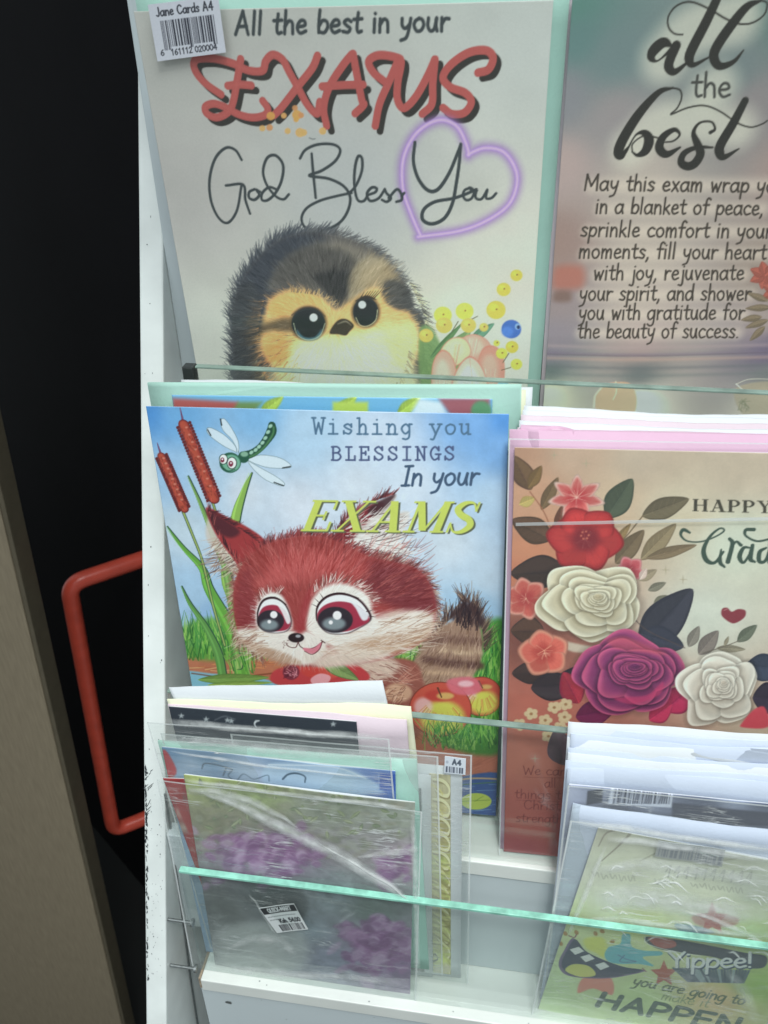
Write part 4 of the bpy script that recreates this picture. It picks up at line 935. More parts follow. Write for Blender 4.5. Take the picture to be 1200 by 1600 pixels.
    for k in range(420):
        x, y = random.uniform(385, 665), random.uniform(848, 935); a_ = math.atan2(y - 985, x - 490) + random.uniform(-.3, .3)
        cv.hair(x, y, a_, random.uniform(14, 30), 1.3, random.choice([(196, 120, 112), (178, 96, 90), (92, 42, 44), (110, 50, 50), (166, 84, 80)]), .6)
    # pale mask
    cv.fill([(400, 952), (415, 928), (440, 930), (455, 962), (455, 985), (430, 990), (405, 985)], (224, 222, 216), 1, 4)
    cv.fill([(480, 985), (484, 945), (505, 918), (540, 912), (575, 930), (590, 965), (650, 955), (676, 965), (668, 992), (620, 1015), (560, 1024), (520, 1010)], (222, 218, 210), 1, 5)
    cv.fill([(372, 985), (405, 982), (450, 985), (500, 988), (510, 1015), (480, 1038), (430, 1030), (390, 1012)], (222, 216, 208), 1, 5)
    cv.fill([(560, 1000), (640, 985), (676, 970), (665, 998), (620, 1020), (540, 1034), (500, 1040), (510, 1025)], (182, 150, 124), .85, 7)
    cv.fill([(376, 995), (400, 1005), (450, 1022), (470, 1036), (430, 1034), (395, 1016)], (172, 138, 114), .85, 5)
    cv.fill([(470, 1022), (520, 1010), (580, 1012), (610, 1022), (570, 1036), (500, 1042)], (216, 206, 194), .8, 6); cv.fill([(590, 962), (630, 952), (672, 960), (660, 985), (600, 992)], (220, 212, 202), .7, 7)
    cv.fill([(462, 985), (474, 940), (486, 920), (478, 970), (474, 988)], (150, 58, 62), .9, 5)
    mid = (475, 985)
    aw = lambda x, y: math.atan2(y - mid[1], x - mid[0])
    cv.fill([(400, 915), (440, 880), (500, 872), (545, 885), (500, 902), (450, 915)], (186, 92, 90), .6, 12)
    cv.coat(hd, 4200, 13, 1.2, aw, 26, .6)
    cv.coat([(380, 885), (480, 842), (600, 878), (660, 900), (560, 905), (470, 890)], 1200, 20, 1.3, lambda x, y: aw(x, y), 34, .6)
    for k in range(140):
        x, y = random.uniform(590, 672), random.uniform(960, 1010); cv.hair(x, y, -.2 + random.uniform(-.35, .25), random.uniform(18, 40), 1.5, random.choice([(222, 212, 200), (150, 112, 92), (200, 180, 160)]), .75)
    for k in range(80):
        x, y = random.uniform(372, 420), random.uniform(975, 1025); cv.hair(x, y, 2.9 + random.uniform(-.5, .4), random.uniform(14, 30), 1.5, random.choice([(216, 204, 190), (140, 100, 84), (190, 164, 144)]), .75)
    cv.rim([(490, 925), (520, 908), (560, 915), (585, 940)], 80, 15, 1.4, [(226, 218, 210), (120, 70, 66)], out=-1.0)
    cv.rim([(400, 945), (418, 926), (440, 928)], 40, 12, 1.3, [(226, 218, 210), (120, 70, 66)], out=-1.2)
    for k in range(150):
        x, y = random.uniform(500, 640), random.uniform(985, 1028); cv.hair(x, y, -.15 + random.uniform(-.4, .4), random.uniform(16, 34), 1.4, random.choice([(226, 220, 212), (206, 190, 174), (178, 146, 124), (216, 206, 196)]), .6)
    # eyes
    eyeL = [(404, 977), (403, 955), (412, 937), (430, 933), (447, 944), (456, 970), (448, 986), (420, 988)]
    eyeR = [(495, 969), (496, 947), (511, 931), (534, 926), (560, 934), (577, 953), (580, 968), (562, 981), (540, 990), (511, 988)]
    for P, c, r, hi in ((eyeL, (423, 967), (23, 21), ((428, 960, 5.6), (421, 971, 2.8))), (eyeR, (524, 965), (30, 25), ((527, 961, 6.8), (517, 972, 3.2)))):
        cv.fill(P, (56, 34, 40), 1, 1.6)
        cv.fill([(x + (c[0] - x) * .06, y + (c[1] - y) * .06 + .6) for x, y in P], (224, 228, 228), 1, .8)
        cv.fill([(c[0] + (x - c[0]) * .94, c[1] + (y - c[1]) * .74 + 3) for x, y in P], (152, 50, 70), 1, 1)
        cv.dot(c[0], c[1] + 3, r[0] * .92, r[1] * .82, (48, 42, 50), 1, 1.2)
        cv.dot(c[0] - 2, c[1] + 9, r[0] * .6, r[1] * .4, (132, 146, 150), .9, 4)
        for x, y, q in hi: cv.dot(x, y, q, q, (232, 230, 234), 1, .8)
        cv.stroke(P[:5], (1.6, 2.6, 2.6, 2), (44, 26, 30))
    cv.fill([(430, 938), (445, 946), (454, 968), (449, 974), (440, 955)], (224, 226, 226), .9, 1); cv.fill([(545, 936), (572, 955), (575, 966), (566, 968), (556, 950)], (216, 222, 226), .95, 1.5)
    for x, y, a in ((497, 948, 3.6), (500, 942, 3.9), (506, 936, 4.2), (577, 962, .1), (573, 955, -.2)): cv.hair(x, y, a, 11, 1.6, (50, 30, 34), .9)
    # nose, smile
    cv.dot(463, 999, 14.5, 9.5, (216, 208, 202), 1, 2); cv.dot(463, 996, 12.5, 7.5, (44, 34, 38), 1, .8); cv.dot(466, 993.5, 4, 2.4, (170, 172, 178), .9, 1)
    cv.stroke([(466, 1003), (470, 1010), (480, 1014), (494, 1010), (504, 1002)], 1.8, (70, 32, 36)); cv.stroke([(466, 1003), (462, 1011), (452, 1010), (447, 1004)], 1.6, (90, 50, 50))
    cv.fill([(474, 1012), (490, 1012), (502, 1003), (500, 1014), (490, 1021), (478, 1018)], (204, 124, 138), 1, 1); cv.stroke([(476, 1017), (488, 1022), (499, 1014), (504, 1002)], 1.4, (90, 44, 48)); cv.stroke([(502, 1000), (508, 1004)], 2.0, (70, 32, 36), raw=True)
    for k in range(12): cv.dot(random.uniform(436, 458), random.uniform(1000, 1012), .8, .8, (120, 90, 84), .7)
    # words
    bl = (72, 92, 122)
    write(cv, 'Wishing you', (489, 677), (736, 678), 15.5, 3.1, (80, 110, 136), TYPE)
    write(cv, 'BLESSINGS', (517, 718), (711, 718), 12.8, 3.1, (76, 88, 122), TYPE)
    write(cv, 'In your', (628, 758), (747, 757), 18.2, 4.3, (66, 86, 110), slant=.15)
    write(cv, 'EXAMS', (471, 831), (742, 834), 28.5, 1, (92, 98, 76), ROMAN, slant=.30, track=.0)
    write(cv, 'EXAMS', (468, 829), (739, 832), 28.5, 1, (190, 202, 98), ROMAN, slant=.30, track=.0)
    return cv

def art_second(quad):
    cv = Canvas(220, 300, (110, 170, 206), quad, G_MID, 0.0)
    cv.fill([(270, 622), (372, 628), (378, 645), (270, 646)], (168, 92, 88), 1, 3, curve=False)
    cv.fill([(372, 628), (410, 628), (395, 646), (360, 646)], (110, 140, 90), 1, 3, curve=False)
    for x in (420, 535, 635): cv.leaf((x - 14, 648), (x + 22, 620), 20, (176, 200, 92), (130, 160, 70))
    cv.fill([(520, 628), (575, 628), (575, 650), (520, 650)], (172, 196, 92), 1, 2, curve=False)
    cv.fill([(655, 622), (690, 628), (700, 650), (640, 650)], (200, 216, 222), 1, 4, curve=False); cv.fill([(685, 622), (765, 622), (765, 650), (705, 650)], (150, 92, 100), 1, 3, curve=False); cv.dot(752, 642, 16, 16, (90, 140, 104), 1, 2)
    return cv
def rose(cv, x, y, r, light, midc, dark, sq=.82, seed=0, tilt=0.0):
    """a full rose, petal ring inside petal ring: every ring is pale and curled at its rim and sinks into shade where the next begins"""
    rr = np.random.default_rng(seed)
    light, midc, dark = (np.array(c, float) / 255 for c in (light, midc, dark))
    c0 = cv.m(np.array([[x, y]]))[0]; R = r * cv.k
    # canvas scale may differ across and down the card
    px = np.linalg.norm(cv.m(np.array([[x + 1, y]]))[0] - c0); py = np.linalg.norm(cv.m(np.array([[x, y + 1]]))[0] - c0)
    bx = cv._box(c0[0] - r * px * 1.3, c0[1] - r * py * sq * 1.3, c0[0] + r * px * 1.3, c0[1] + r * py * sq * 1.3)
    if bx is None: return
    sl, X, Y = bx
    U0 = (X - c0[0]) / (r * px); V0 = (Y - c0[1]) / (r * py * sq)
    wx = .05 * np.sin(3.1 * U0 + 2.3 * V0 + seed) + .03 * np.sin(6.7 * V0 - 4.1 * U0 + 2 * seed); wy = .05 * np.sin(2.7 * V0 - 3.3 * U0 + 1.7 * seed) + .03 * np.sin(7.3 * U0 + 3.9 * V0)
    q = .765; n_r = 10; img = cv.a[sl].copy()
    def rim(k):
        sx, sy = tilt * .20 * k / n_r, -.20 * k / n_r
        U, V = U0 + wx - sx, V0 + wy - sy
        th = np.arctan2(V, U); rho = np.hypot(U, V)
        n = (5, 5, 5, 4, 4, 3, 3, 3, 2, 2, 2, 2)[k]; ph = k * 2.39996 + offs[k]
        p = ((th - ph) * n / 6.28318) % 1.0
        bump = 1 - np.abs(2 * p - 1) ** (1.6 if k < 3 else 2.2)
        amp = (.20, .20, .19, .17, .15, .13, .11, .10, .1, .1, .1, .1)[k]
        lop = 1 + .07 * np.sin(th * 1.0 + 1.3 * k + seed)
        return rho, q ** k * (1 + .09 * math.sin(k * 2.1 + seed)) * (1.02 - amp + amp * bump) * lop, p, th
    offs = rr.uniform(-.5, .5, n_r + 1)
    rims = [rim(k) for k in range(n_r + 1)]
    wob = rr.uniform(.82, 1.18, n_r + 1)
    for k in range(n_r):
        rho, rk, p, th = rims[k]; rho2, rk2 = rims[k + 1][0], rims[k + 1][1]
        f = np.clip((rho - rk2) / np.maximum(rk - rk2, .02), 0, 1.2)
        f = np.clip(f, 0, 1)
        inner = k / (n_r - 1)
        base = dark * (1 - f[..., None] ** .75) + midc * f[..., None] ** .75
        hi = np.clip((f - .45) / .45, 0, 1) ** 1.6
        base = base + (light - base) * (hi * (.85 - .25 * inner))[..., None]
        overlap = np.clip(p * 5.0, 0, 1)                                     # each petal dips under its neighbour on one side
        base = base * (.84 + .16 * overlap)[..., None]
        side = .06 * np.cos(th + 2.2) + .05 * np.sin(6 * th + 9 * f + k) * f
        base = base * (1 + side)[..., None]
        aa = np.clip((rk - rho) * R * .8 + .5, 0, 1)
        shade = np.clip((rho - rk) / (.10 * q ** k + .02), 0, 1)             # soft shade the ring drops on the one outside it
        if k > 0:
            drop = np.where(rho > rk, .80 + .20 * shade, 1.0); img *= drop[..., None]
        elif k == 0:
            drop = np.where(rho > rk, .80 + .20 * shade, 1.0); img *= drop[..., None]
        edge = np.exp(-((rk - rho) * R / 2.2) ** 2) * .22
        base = base + (np.clip(light * 1.06, 0, 1) - base) * edge[..., None]
        img += aa[..., None] * (base - img)
    cv.a[sl] = np.clip(img, 0, 1)

def bloom(cv, x, y, r, n, col, rimc, core, rot=0.0, w=.62, sq=.9, spike=False):
    for k in range(n):
        a = rot + k * 6.283 / n
        tip = (x + r * math.cos(a), y + r * sq * math.sin(a)); s = r * w / 2
        nx_, ny_ = -math.sin(a), math.cos(a)
        m1 = .62 if not spike else .5
        P = [(x, y), (x + r * .3 * math.cos(a) + s * .6 * nx_, y + r * .3 * sq * math.sin(a) + s * .6 * ny_), (x + r * m1 * math.cos(a) + s * nx_, y + r * m1 * sq * math.sin(a) + s * ny_), tip,
             (x + r * m1 * math.cos(a) - s * nx_, y + r * m1 * sq * math.sin(a) - s * ny_), (x + r * .3 * math.cos(a) - s * .6 * nx_, y + r * .3 * sq * math.sin(a) - s * .6 * ny_)]
        cv.fill(P, np.array(rimc) * .8, 1, .8)
        cv.fill([(x + (u - x) * .94, y + (v - y) * .94) for u, v in P], rimc, 1, 1)
        cv.fill([(x + (u - x) * .84, y + (v - y) * .84) for u, v in P], np.clip(np.array(col) * random.uniform(.9, 1.12), 0, 255), .9, r * .08)
        cv.fill([(x + (u - x) * .5, y + (v - y) * .5) for u, v in P], np.array(core) * .6 + np.array(col) * .4, .6, r * .1)
        for t in (-.35, 0, .35): cv.stroke([(x + r * .15 * math.cos(a + t), y + r * .15 * math.sin(a + t)), (x + r * .8 * math.cos(a + t * .6), y + r * .8 * sq * math.sin(a + t * .6))], (1, .4), np.array(core), .35)
    cv.dot(x, y, r * .3, r * .26, core, .7, r * .14)
    for k in range(7):
        a = random.uniform(0, 6.28); cv.stroke([(x, y), (x + r * .24 * math.cos(a), y + r * .24 * math.sin(a))], .9, (232, 190, 160), .6, raw=True)

def art_roses(quad):
    cv = Canvas(490, 690, (200, 176, 150), quad, G_MID, 0.0)
    cv.field([(806, 705, (178, 136, 112)), (900, 705, (190, 160, 138)), (1000, 720, (190, 170, 150)), (1150, 720, (190, 172, 152)), (1300, 720, (196, 176, 156)), (830, 780, (196, 148, 120)), (960, 780, (198, 172, 146)), (1050, 800, (202, 188, 164)), (1150, 850, (206, 208, 190)), (1100, 960, (206, 206, 192)), (1300, 900, (204, 206, 190)),
              (815, 900, (190, 118, 92)), (830, 860, (196, 132, 102)), (830, 1000, (120, 70, 62)), (840, 1100, (176, 100, 86)), (820, 1180, (186, 112, 96)), (870, 1180, (176, 104, 90)), (820, 1280, (172, 92, 84)), (880, 1290, (166, 84, 80)), (810, 1330, (150, 66, 72)), (1000, 1250, (150, 90, 80)), (1200, 1150, (190, 170, 150)), (1200, 1250, (170, 130, 110))], 2.8)
    cv.mottle(.012, 30, 9)
    br = (118, 94, 70); dkc = (74, 56, 44); ol = (74, 86, 68); nv = (62, 62, 76)
    L = cv.leaf
    L((830, 765), (802, 712), 34, (116, 88, 62), (84, 60, 48)); L((826, 762), (846, 728), 20, (128, 100, 62), (100, 74, 50)); L((812, 788), (836, 778), 18, (190, 170, 104), (170, 140, 86))
    L((846, 796), (872, 746), 20, (122, 98, 70), (96, 74, 54)); L((872, 830), (878, 790), 18, (116, 74, 58), (90, 58, 46))
    cv.stroke([(828, 768), (850, 800), (866, 840)], 2, (150, 96, 72)); L((862, 842), (800, 812), 42, (104, 76, 60), dkc); L((884, 890), (798, 896), 52, (70, 52, 46), (50, 38, 38)); L((850, 985), (798, 985), 46, (90, 62, 50), (64, 44, 40)); L((850, 1050), (800, 1052), 36, (70, 52, 50), (52, 40, 42))
    L((948, 809), (988, 748), 42, (84, 92, 74), (62, 70, 58)); cv.stroke([(948, 809), (958, 812)], 2, dkc)
    L((1004, 806), (1076, 779), 34, (116, 104, 82), (88, 78, 62)); cv.stroke([(1004, 806), (985, 830), (970, 850), (965, 880)], 2.2, (110, 92, 70))
    L((962, 880), (1006, 828), 30, (124, 104, 80), (96, 80, 62)); L((1002, 874), (1056, 818), 28, (152, 134, 104), (122, 104, 80)); L((1010, 872), (1088, 851), 18, (136, 116, 90), (106, 88, 68)); cv.stroke([(985, 878), (1030, 868), (1060, 858)], 1.6, (120, 100, 78))
    L((960, 850), (985, 818), 12, (150, 124, 84), (120, 96, 66)); L((998, 906), (1026, 890), 16, (160, 144, 120), (136, 120, 100)); L((1013, 922), (1040, 910), 13, (130, 124, 108), (106, 100, 86)); L((1022, 942), (1042, 930), 12, (130, 126, 108), (110, 104, 88))
    # blooms at left
    bloom(cv, 901, 777, 46, 7, (198, 92, 88), (220, 184, 170), (176, 52, 58), .25, .46, .8, True)
    for a in range(8): cv.stroke([(901, 778), (901 + 22 * math.cos(a * .8), 770 + 17 * math.sin(a * .8))], (1.4, .5), (226, 180, 166), .7, raw=True)
    bloom(cv, 914, 842, 62, 6, (186, 58, 58), (172, 46, 50), (126, 34, 44), .15, .86, .84); cv.dot(916, 842, 20, 17, (120, 34, 44), .7, 8)
    for a in range(6): cv.dot(914 + 6 * math.cos(a), 836 + 6 * math.sin(a), 1.6, 1.6, (206, 120, 96), .8, .5)
    bloom(cv, 984, 890, 24, 5, (196, 84, 92), (214, 140, 142), (170, 56, 70), .5, .8, .95); L((1000, 905), (1010, 888), 12, (216, 190, 178), (196, 168, 158))
    bloom(cv, 822, 935, 36, 6, (196, 90, 80), (216, 150, 134), (160, 54, 56), .3, .8, .95)
    L((1000, 1010), (1082, 920), 62, (64, 64, 76), (46, 46, 58)); L((1000, 990), (1068, 1010), 44, (66, 68, 84), (48, 50, 64)); cv.stroke([(1070, 1012), (1012, 985), (985, 960)], 1.6, (84, 70, 66))
    L((1076, 1010), (1092, 978), 18, (140, 132, 122), (112, 104, 96)); L((1092, 1022), (1122, 985), 26, (136, 124, 116), (108, 98, 94)); L((1152, 1002), (1182, 976), 18, (110, 114, 98), (84, 90, 76)); L((1120, 1012), (1164, 1014), 12, (150, 140, 120), (124, 114, 98)); cv.stroke([(1098, 1020), (1130, 1010), (1156, 1000)], 1.8, (110, 100, 88)); L((1132, 1008), (1138, 994), 6, (140, 130, 110), (120, 110, 92))
    L((1165, 1040), (1230, 1045), 44, (66, 74, 92), (48, 54, 70)); L((1176, 1090), (1230, 1090), 50, (54, 46, 66), (38, 32, 48)); L((870, 1090), (910, 1040), 40, (56, 50, 60), (40, 36, 46)); L((830, 1075), (905, 1068), 46, (62, 50, 56), (44, 38, 44))
    rose(cv, 928, 942, 92, (224, 216, 194), (213, 204, 180), (178, 163, 134), .76, 11, .25)
    cv.fill([(872, 1000), (930, 1010), (960, 1000), (945, 1016), (895, 1018)], (206, 196, 176), .8, 3)
    bloom(cv, 850, 1020, 42, 5, (196, 92, 80), (212, 140, 118), (170, 60, 56), -.5, .95, .9)
    for k in range(9): a = random.uniform(0, 6.28); cv.stroke([(850, 1016), (850 + 14 * math.cos(a), 1014 + 12 * math.sin(a))], 1, (232, 170, 140), .7, raw=True)
    L((905, 1098), (880, 1050), 40, (176, 54, 70), (130, 36, 60))
    L((1040, 1110), (1080, 1075), 44, (190, 52, 92), (140, 34, 74)); L((900, 1120), (960, 1108), 40, (120, 40, 80), (90, 30, 66)); L((1015, 1125), (1050, 1100), 32, (200, 60, 96), (150, 40, 76))
    rose(cv, 988, 1056, 94, (190, 86, 122), (156, 66, 112), (98, 42, 84), .78, 23, .1)
    cv.fill([(960, 1090), (1010, 1086), (1035, 1065), (1030, 1085), (990, 1100)], (190, 60, 104), .7, 3)
    cv.fill([(950, 1000), (975, 994), (1010, 1006), (1040, 1022), (1000, 1018), (960, 1012)], (196, 86, 100), .55, 5)
    rose(cv, 1124, 1076, 68, (226, 218, 206), (215, 207, 195), (182, 168, 154), .95, 37, .2)
    cv.fill([(1160, 1128), (1178, 1108), (1195, 1105), (1200, 1135), (1160, 1136)], (196, 70, 84), 1, 2)
    for x, y in ((830, 1115), (852, 1125), (866, 1105), (884, 1100), (882, 1120), (857, 1150), (812, 1132), (876, 1136)):
        for k in range(5): a = k * 1.257 + x; cv.dot(x + 6.5 * math.cos(a), y + 5.5 * math.sin(a), 4.8, 4.2, (206, 184, 146), .95, .8)
        cv.dot(x, y, 2.4, 2.2, (150, 112, 74), .9, .8)
    L((885, 1195), (868, 1140), 46, (96, 76, 84), (82, 64, 74))
    # heart, sparkles
    cv.fill([(1143, 973), (1128, 962), (1128, 951), (1136, 949), (1143, 955), (1153, 951), (1164, 953), (1164, 962), (1155, 970)], (132, 52, 62), 1, .8); cv.stroke([(1131, 953), (1136, 951)], 1.4, (210, 150, 150), .8)
    for x, y, s_ in ((1040, 890, 8), (1067, 905, 7), (916, 724, 8), (866, 711, 6), (836, 1185, 7)):
        for dx, dy in ((s_, 0), (0, s_)): cv.stroke([(x - dx, y - dy), (x, y), (x + dx, y + dy)], (.3, 2.2, .3), (170, 156, 130), .8)
    # words
    write(cv, 'HAPPY', (1081, 798), (1206, 801), 11.2, 1, (62, 58, 48), ROMAN, track=.04)
    R = zf(780, 620, .35); g = (58, 76, 66)
    cv.stroke(R((850, 605), (822, 592), (810, 615), (838, 642), (900, 645), (965, 622), (1003, 596), (985, 585), (942, 620), (912, 680), (925, 728), (962, 738), (1000, 690)), (4, 7, 4, 3, 3, 3, 3, 4, 7, 9, 6, 4), g)
    cv.stroke(R((990, 680), (985, 735), (1005, 758)), (3, 7, 4), g); cv.stroke(R((1028, 632), (1040, 655), (1020, 735)), (6, 7, 8), g); cv.stroke(R((1030, 690), (1055, 645), (1078, 660)), (3, 4, 6), g)
    cv.stroke(R((1120, 672), (1090, 672), (1072, 712), (1090, 738), (1122, 690), (1128, 660)), (3, 6, 8, 5, 4, 4), g); cv.stroke(R((1130, 660), (1120, 720), (1140, 735)), (6, 8, 4), g)
    cv.stroke(R((1190, 672), (1162, 690), (1160, 732), (1190, 725), (1215, 640)), (4, 8, 6, 4), g); cv.stroke(R((1135, 590), (1100, 592), (1100, 618), (1150, 642), (1215, 630)), (7, 6, 4, 4, 4), g); cv.stroke(R((1235, 560), (1215, 640), (1205, 735)), (5, 9, 7), g)
    write(cv, 'uation', (1208, 877), (1330, 880), 22, 6, g)
    vc = (120, 52, 52)
    for s_, a, b in (('We can do', (817, 1210), (916, 1212)), ('all', (851, 1230), (869, 1230)), ('things through', (804, 1247), (944, 1250)), ('Christ who', (818, 1264), (920, 1267)), ('strengthens me', (806, 1284), (938, 1288))): write(cv, s_, a, b, 8.4, 2.0, vc, al=.85)
    cv.stroke([(818, 1214), (915, 1216)], 1.2, vc, .7, raw=True); cv.stroke([(806, 1250), (944, 1254)], 1.2, vc, .7, raw=True)
    return cv

def art_purple(quad):
    cv = Canvas(300, 420, (130, 128, 122), quad, G_LOW * 1.12, 0.0)
    cv.field([(300, 1215, (158, 168, 112)), (400, 1230, (138, 150, 104)), (520, 1260, (128, 134, 118)), (620, 1270, (140, 144, 134)), (330, 1290, (122, 122, 100)), (360, 1330, (134, 112, 134)), (450, 1330, (126, 104, 130)), (560, 1320, (140, 136, 136)), (620, 1340, (152, 138, 148)), (340, 1420, (96, 98, 98)), (420, 1400, (84, 90, 92)), (400, 1480, (164, 164, 164)), (480, 1450, (128, 136, 146)), (520, 1400, (126, 134, 140)), (580, 1420, (100, 112, 108)), (590, 1480, (150, 126, 152)), (520, 1500, (130, 132, 150)), (620, 1500, (140, 116, 148))], 2.8)
    cv.mottle(.05, 16, 4)
    r = random.Random(5)
    for k in range(260):
        x, y = r.uniform(300, 640), r.uniform(1220, 1340); c = r.choice([(120, 126, 104), (150, 154, 138), (104, 108, 92), (138, 134, 120)])
        cv.dot(x, y, r.uniform(4, 12), r.uniform(2, 6), c, .4, 2.5, r.uniform(-.6, .6))
    for k in range(70):
        x, y = r.uniform(305, 640), r.uniform(1218, 1300); cv.leaf((x, y), (x + r.uniform(-16, 16), y + r.uniform(-12, 12)), 6, r.choice([(128, 136, 104), (146, 150, 122), (112, 122, 98)]), (108, 116, 94))
    def lilac(x0, y0, x1, y1, n):
        for k in range(n):
            x, y = r.gauss((x0 + x1) / 2, (x1 - x0) / 4), r.gauss((y0 + y1) / 2, (y1 - y0) / 4); c = r.choice([(134, 88, 134), (156, 118, 156), (108, 70, 110), (174, 148, 176), (126, 84, 128)])
            cv.dot(x, y, r.uniform(6, 18), r.uniform(4, 10), c, .6, 3.5, r.uniform(-1, 1)); cv.stroke([(x - 8, y), (x, y - 4), (x + 9, y - 1)], (1, 2.4, .6), (184, 166, 186), .35, 2)
    lilac(335, 1300, 480, 1374, 110); lilac(535, 1432, 642, 1514, 130); lilac(580, 1330, 640, 1380, 20)
    cv.fill([(350, 1450), (440, 1440), (480, 1470), (470, 1510), (380, 1520), (340, 1490)], (172, 172, 172), .7, 14)
    for k in range(26): x, y = r.uniform(360, 460), r.uniform(1455, 1510); cv.stroke([(x, y), (x + 18, y - 5), (x + 34, y)], (1, 3, 1), (190, 190, 192), .5, 2)
    cv.fill([(396, 1388), (470, 1392), (478, 1430), (430, 1440), (404, 1418)], (70, 76, 78), .75, 6)
    return cv

def art_blue(quad):
    cv = Canvas(260, 340, (170, 190, 206), quad, G_LOW, 0.0)
    cv.field([(256, 1165, (96, 132, 166)), (320, 1180, (104, 132, 160)), (450, 1190, (120, 144, 172)), (600, 1200, (92, 122, 176)), (300, 1200, (150, 168, 188)), (400, 1215, (168, 182, 200)), (520, 1220, (160, 180, 200)), (620, 1225, (80, 110, 176)), (400, 1300, (170, 186, 204))], 2.8)
    cv.fill([(420, 1193), (520, 1196), (575, 1215), (590, 1240), (430, 1235)], (170, 192, 210), .8, 3); cv.stroke([(420, 1194), (520, 1197), (572, 1216)], 2, (206, 216, 224), .8)
    cv.fill([(593, 1208), (618, 1210), (618, 1236), (593, 1234)], (62, 92, 164), 1, 1, curve=False); cv.stroke([(592, 1208), (592, 1236)], 1.2, (140, 164, 200))
    cv.fill([(254, 1175), (262, 1176), (276, 1205), (262, 1215)], (168, 52, 58), 1, 1.5)
    ink = (66, 84, 100)
    z = zf(210, 1060, .26667)
    cv.stroke(z((395, 530), (410, 500), (470, 505), (530, 520), (575, 535)), (2, 3, 2), ink, .9); cv.stroke(z((540, 520), (520, 570)), 2.2, ink, .8); cv.stroke(z((572, 540), (550, 570), (580, 600)), 2.2, ink, .7); cv.stroke(z((600, 600), (640, 560), (700, 590), (780, 565), (790, 600)), 1.8, ink, .6)
    cv.stroke(z((870, 588), (900, 560), (950, 552), (1000, 570), (1000, 605)), (3, 3.4, 2), ink, .9)
    return cv

def art_red(quad):
    cv = Canvas(80, 160, (150, 54, 56), quad, G_LOW, 0.0)
    r = random.Random(3)
    for k in range(60):
        x, y = r.uniform(250, 400), r.uniform(1215, 1500); cv.dot(x, y, r.uniform(6, 20), r.uniform(5, 15), r.choice([(190, 172, 160), (160, 60, 62), (176, 84, 80), (150, 46, 50), (120, 110, 100)]), .7, 4)
    cv.fill([(268, 1235), (278, 1232), (306, 1296), (298, 1306)], (158, 62, 62), .9, 2)
    return cv

def art_gold(quad):
    cv = Canvas(120, 420, (176, 166, 96), quad, G_LOW, 0.0)
    cv.field([(660, 1210, (190, 180, 150)), (700, 1215, (186, 178, 140)), (690, 1300, (170, 158, 104)), (690, 1360, (160, 164, 84)), (690, 1420, (176, 166, 100)), (690, 1480, (186, 180, 120)), (690, 1525, (200, 204, 150))], 2.5)
    cv.mottle(.05, 8, 6)
    for k in range(11):
        y = 1218 + 28 * k + random.uniform(-3, 3)
        P = [(676, y), (692, y + 3), (702, y + 14), (700, y + 26), (688, y + 24), (680, y + 16)]
        cv.stroke([(x + 1.5, q + 1.5) for x, q in P], 2.6, (126, 112, 62), .7); cv.stroke(P, (1.2, 2.4, 2.0, .8), (222, 214, 170))
        cv.stroke([(672, y + 8), (684, y + 14), (692, y + 24)], 1.4, (206, 196, 120), .7)
    for k in range(60):
        y = random.uniform(1330, 1520); cv.stroke([(672, y), (690, y + random.uniform(4, 14)), (704, y + random.uniform(10, 26))], 1.2, random.choice([(204, 200, 130), (140, 132, 70), (190, 196, 104)]), .6)
    cv.dot(689, 1500, 10, 8, (214, 220, 120), .8, 3); cv.dot(692, 1513, 14, 8, (190, 180, 160), .8, 2); cv.stroke([(672, 1493), (680, 1490), (684, 1497), (676, 1500), (672, 1494)], 1.4, (90, 90, 60))
    return cv

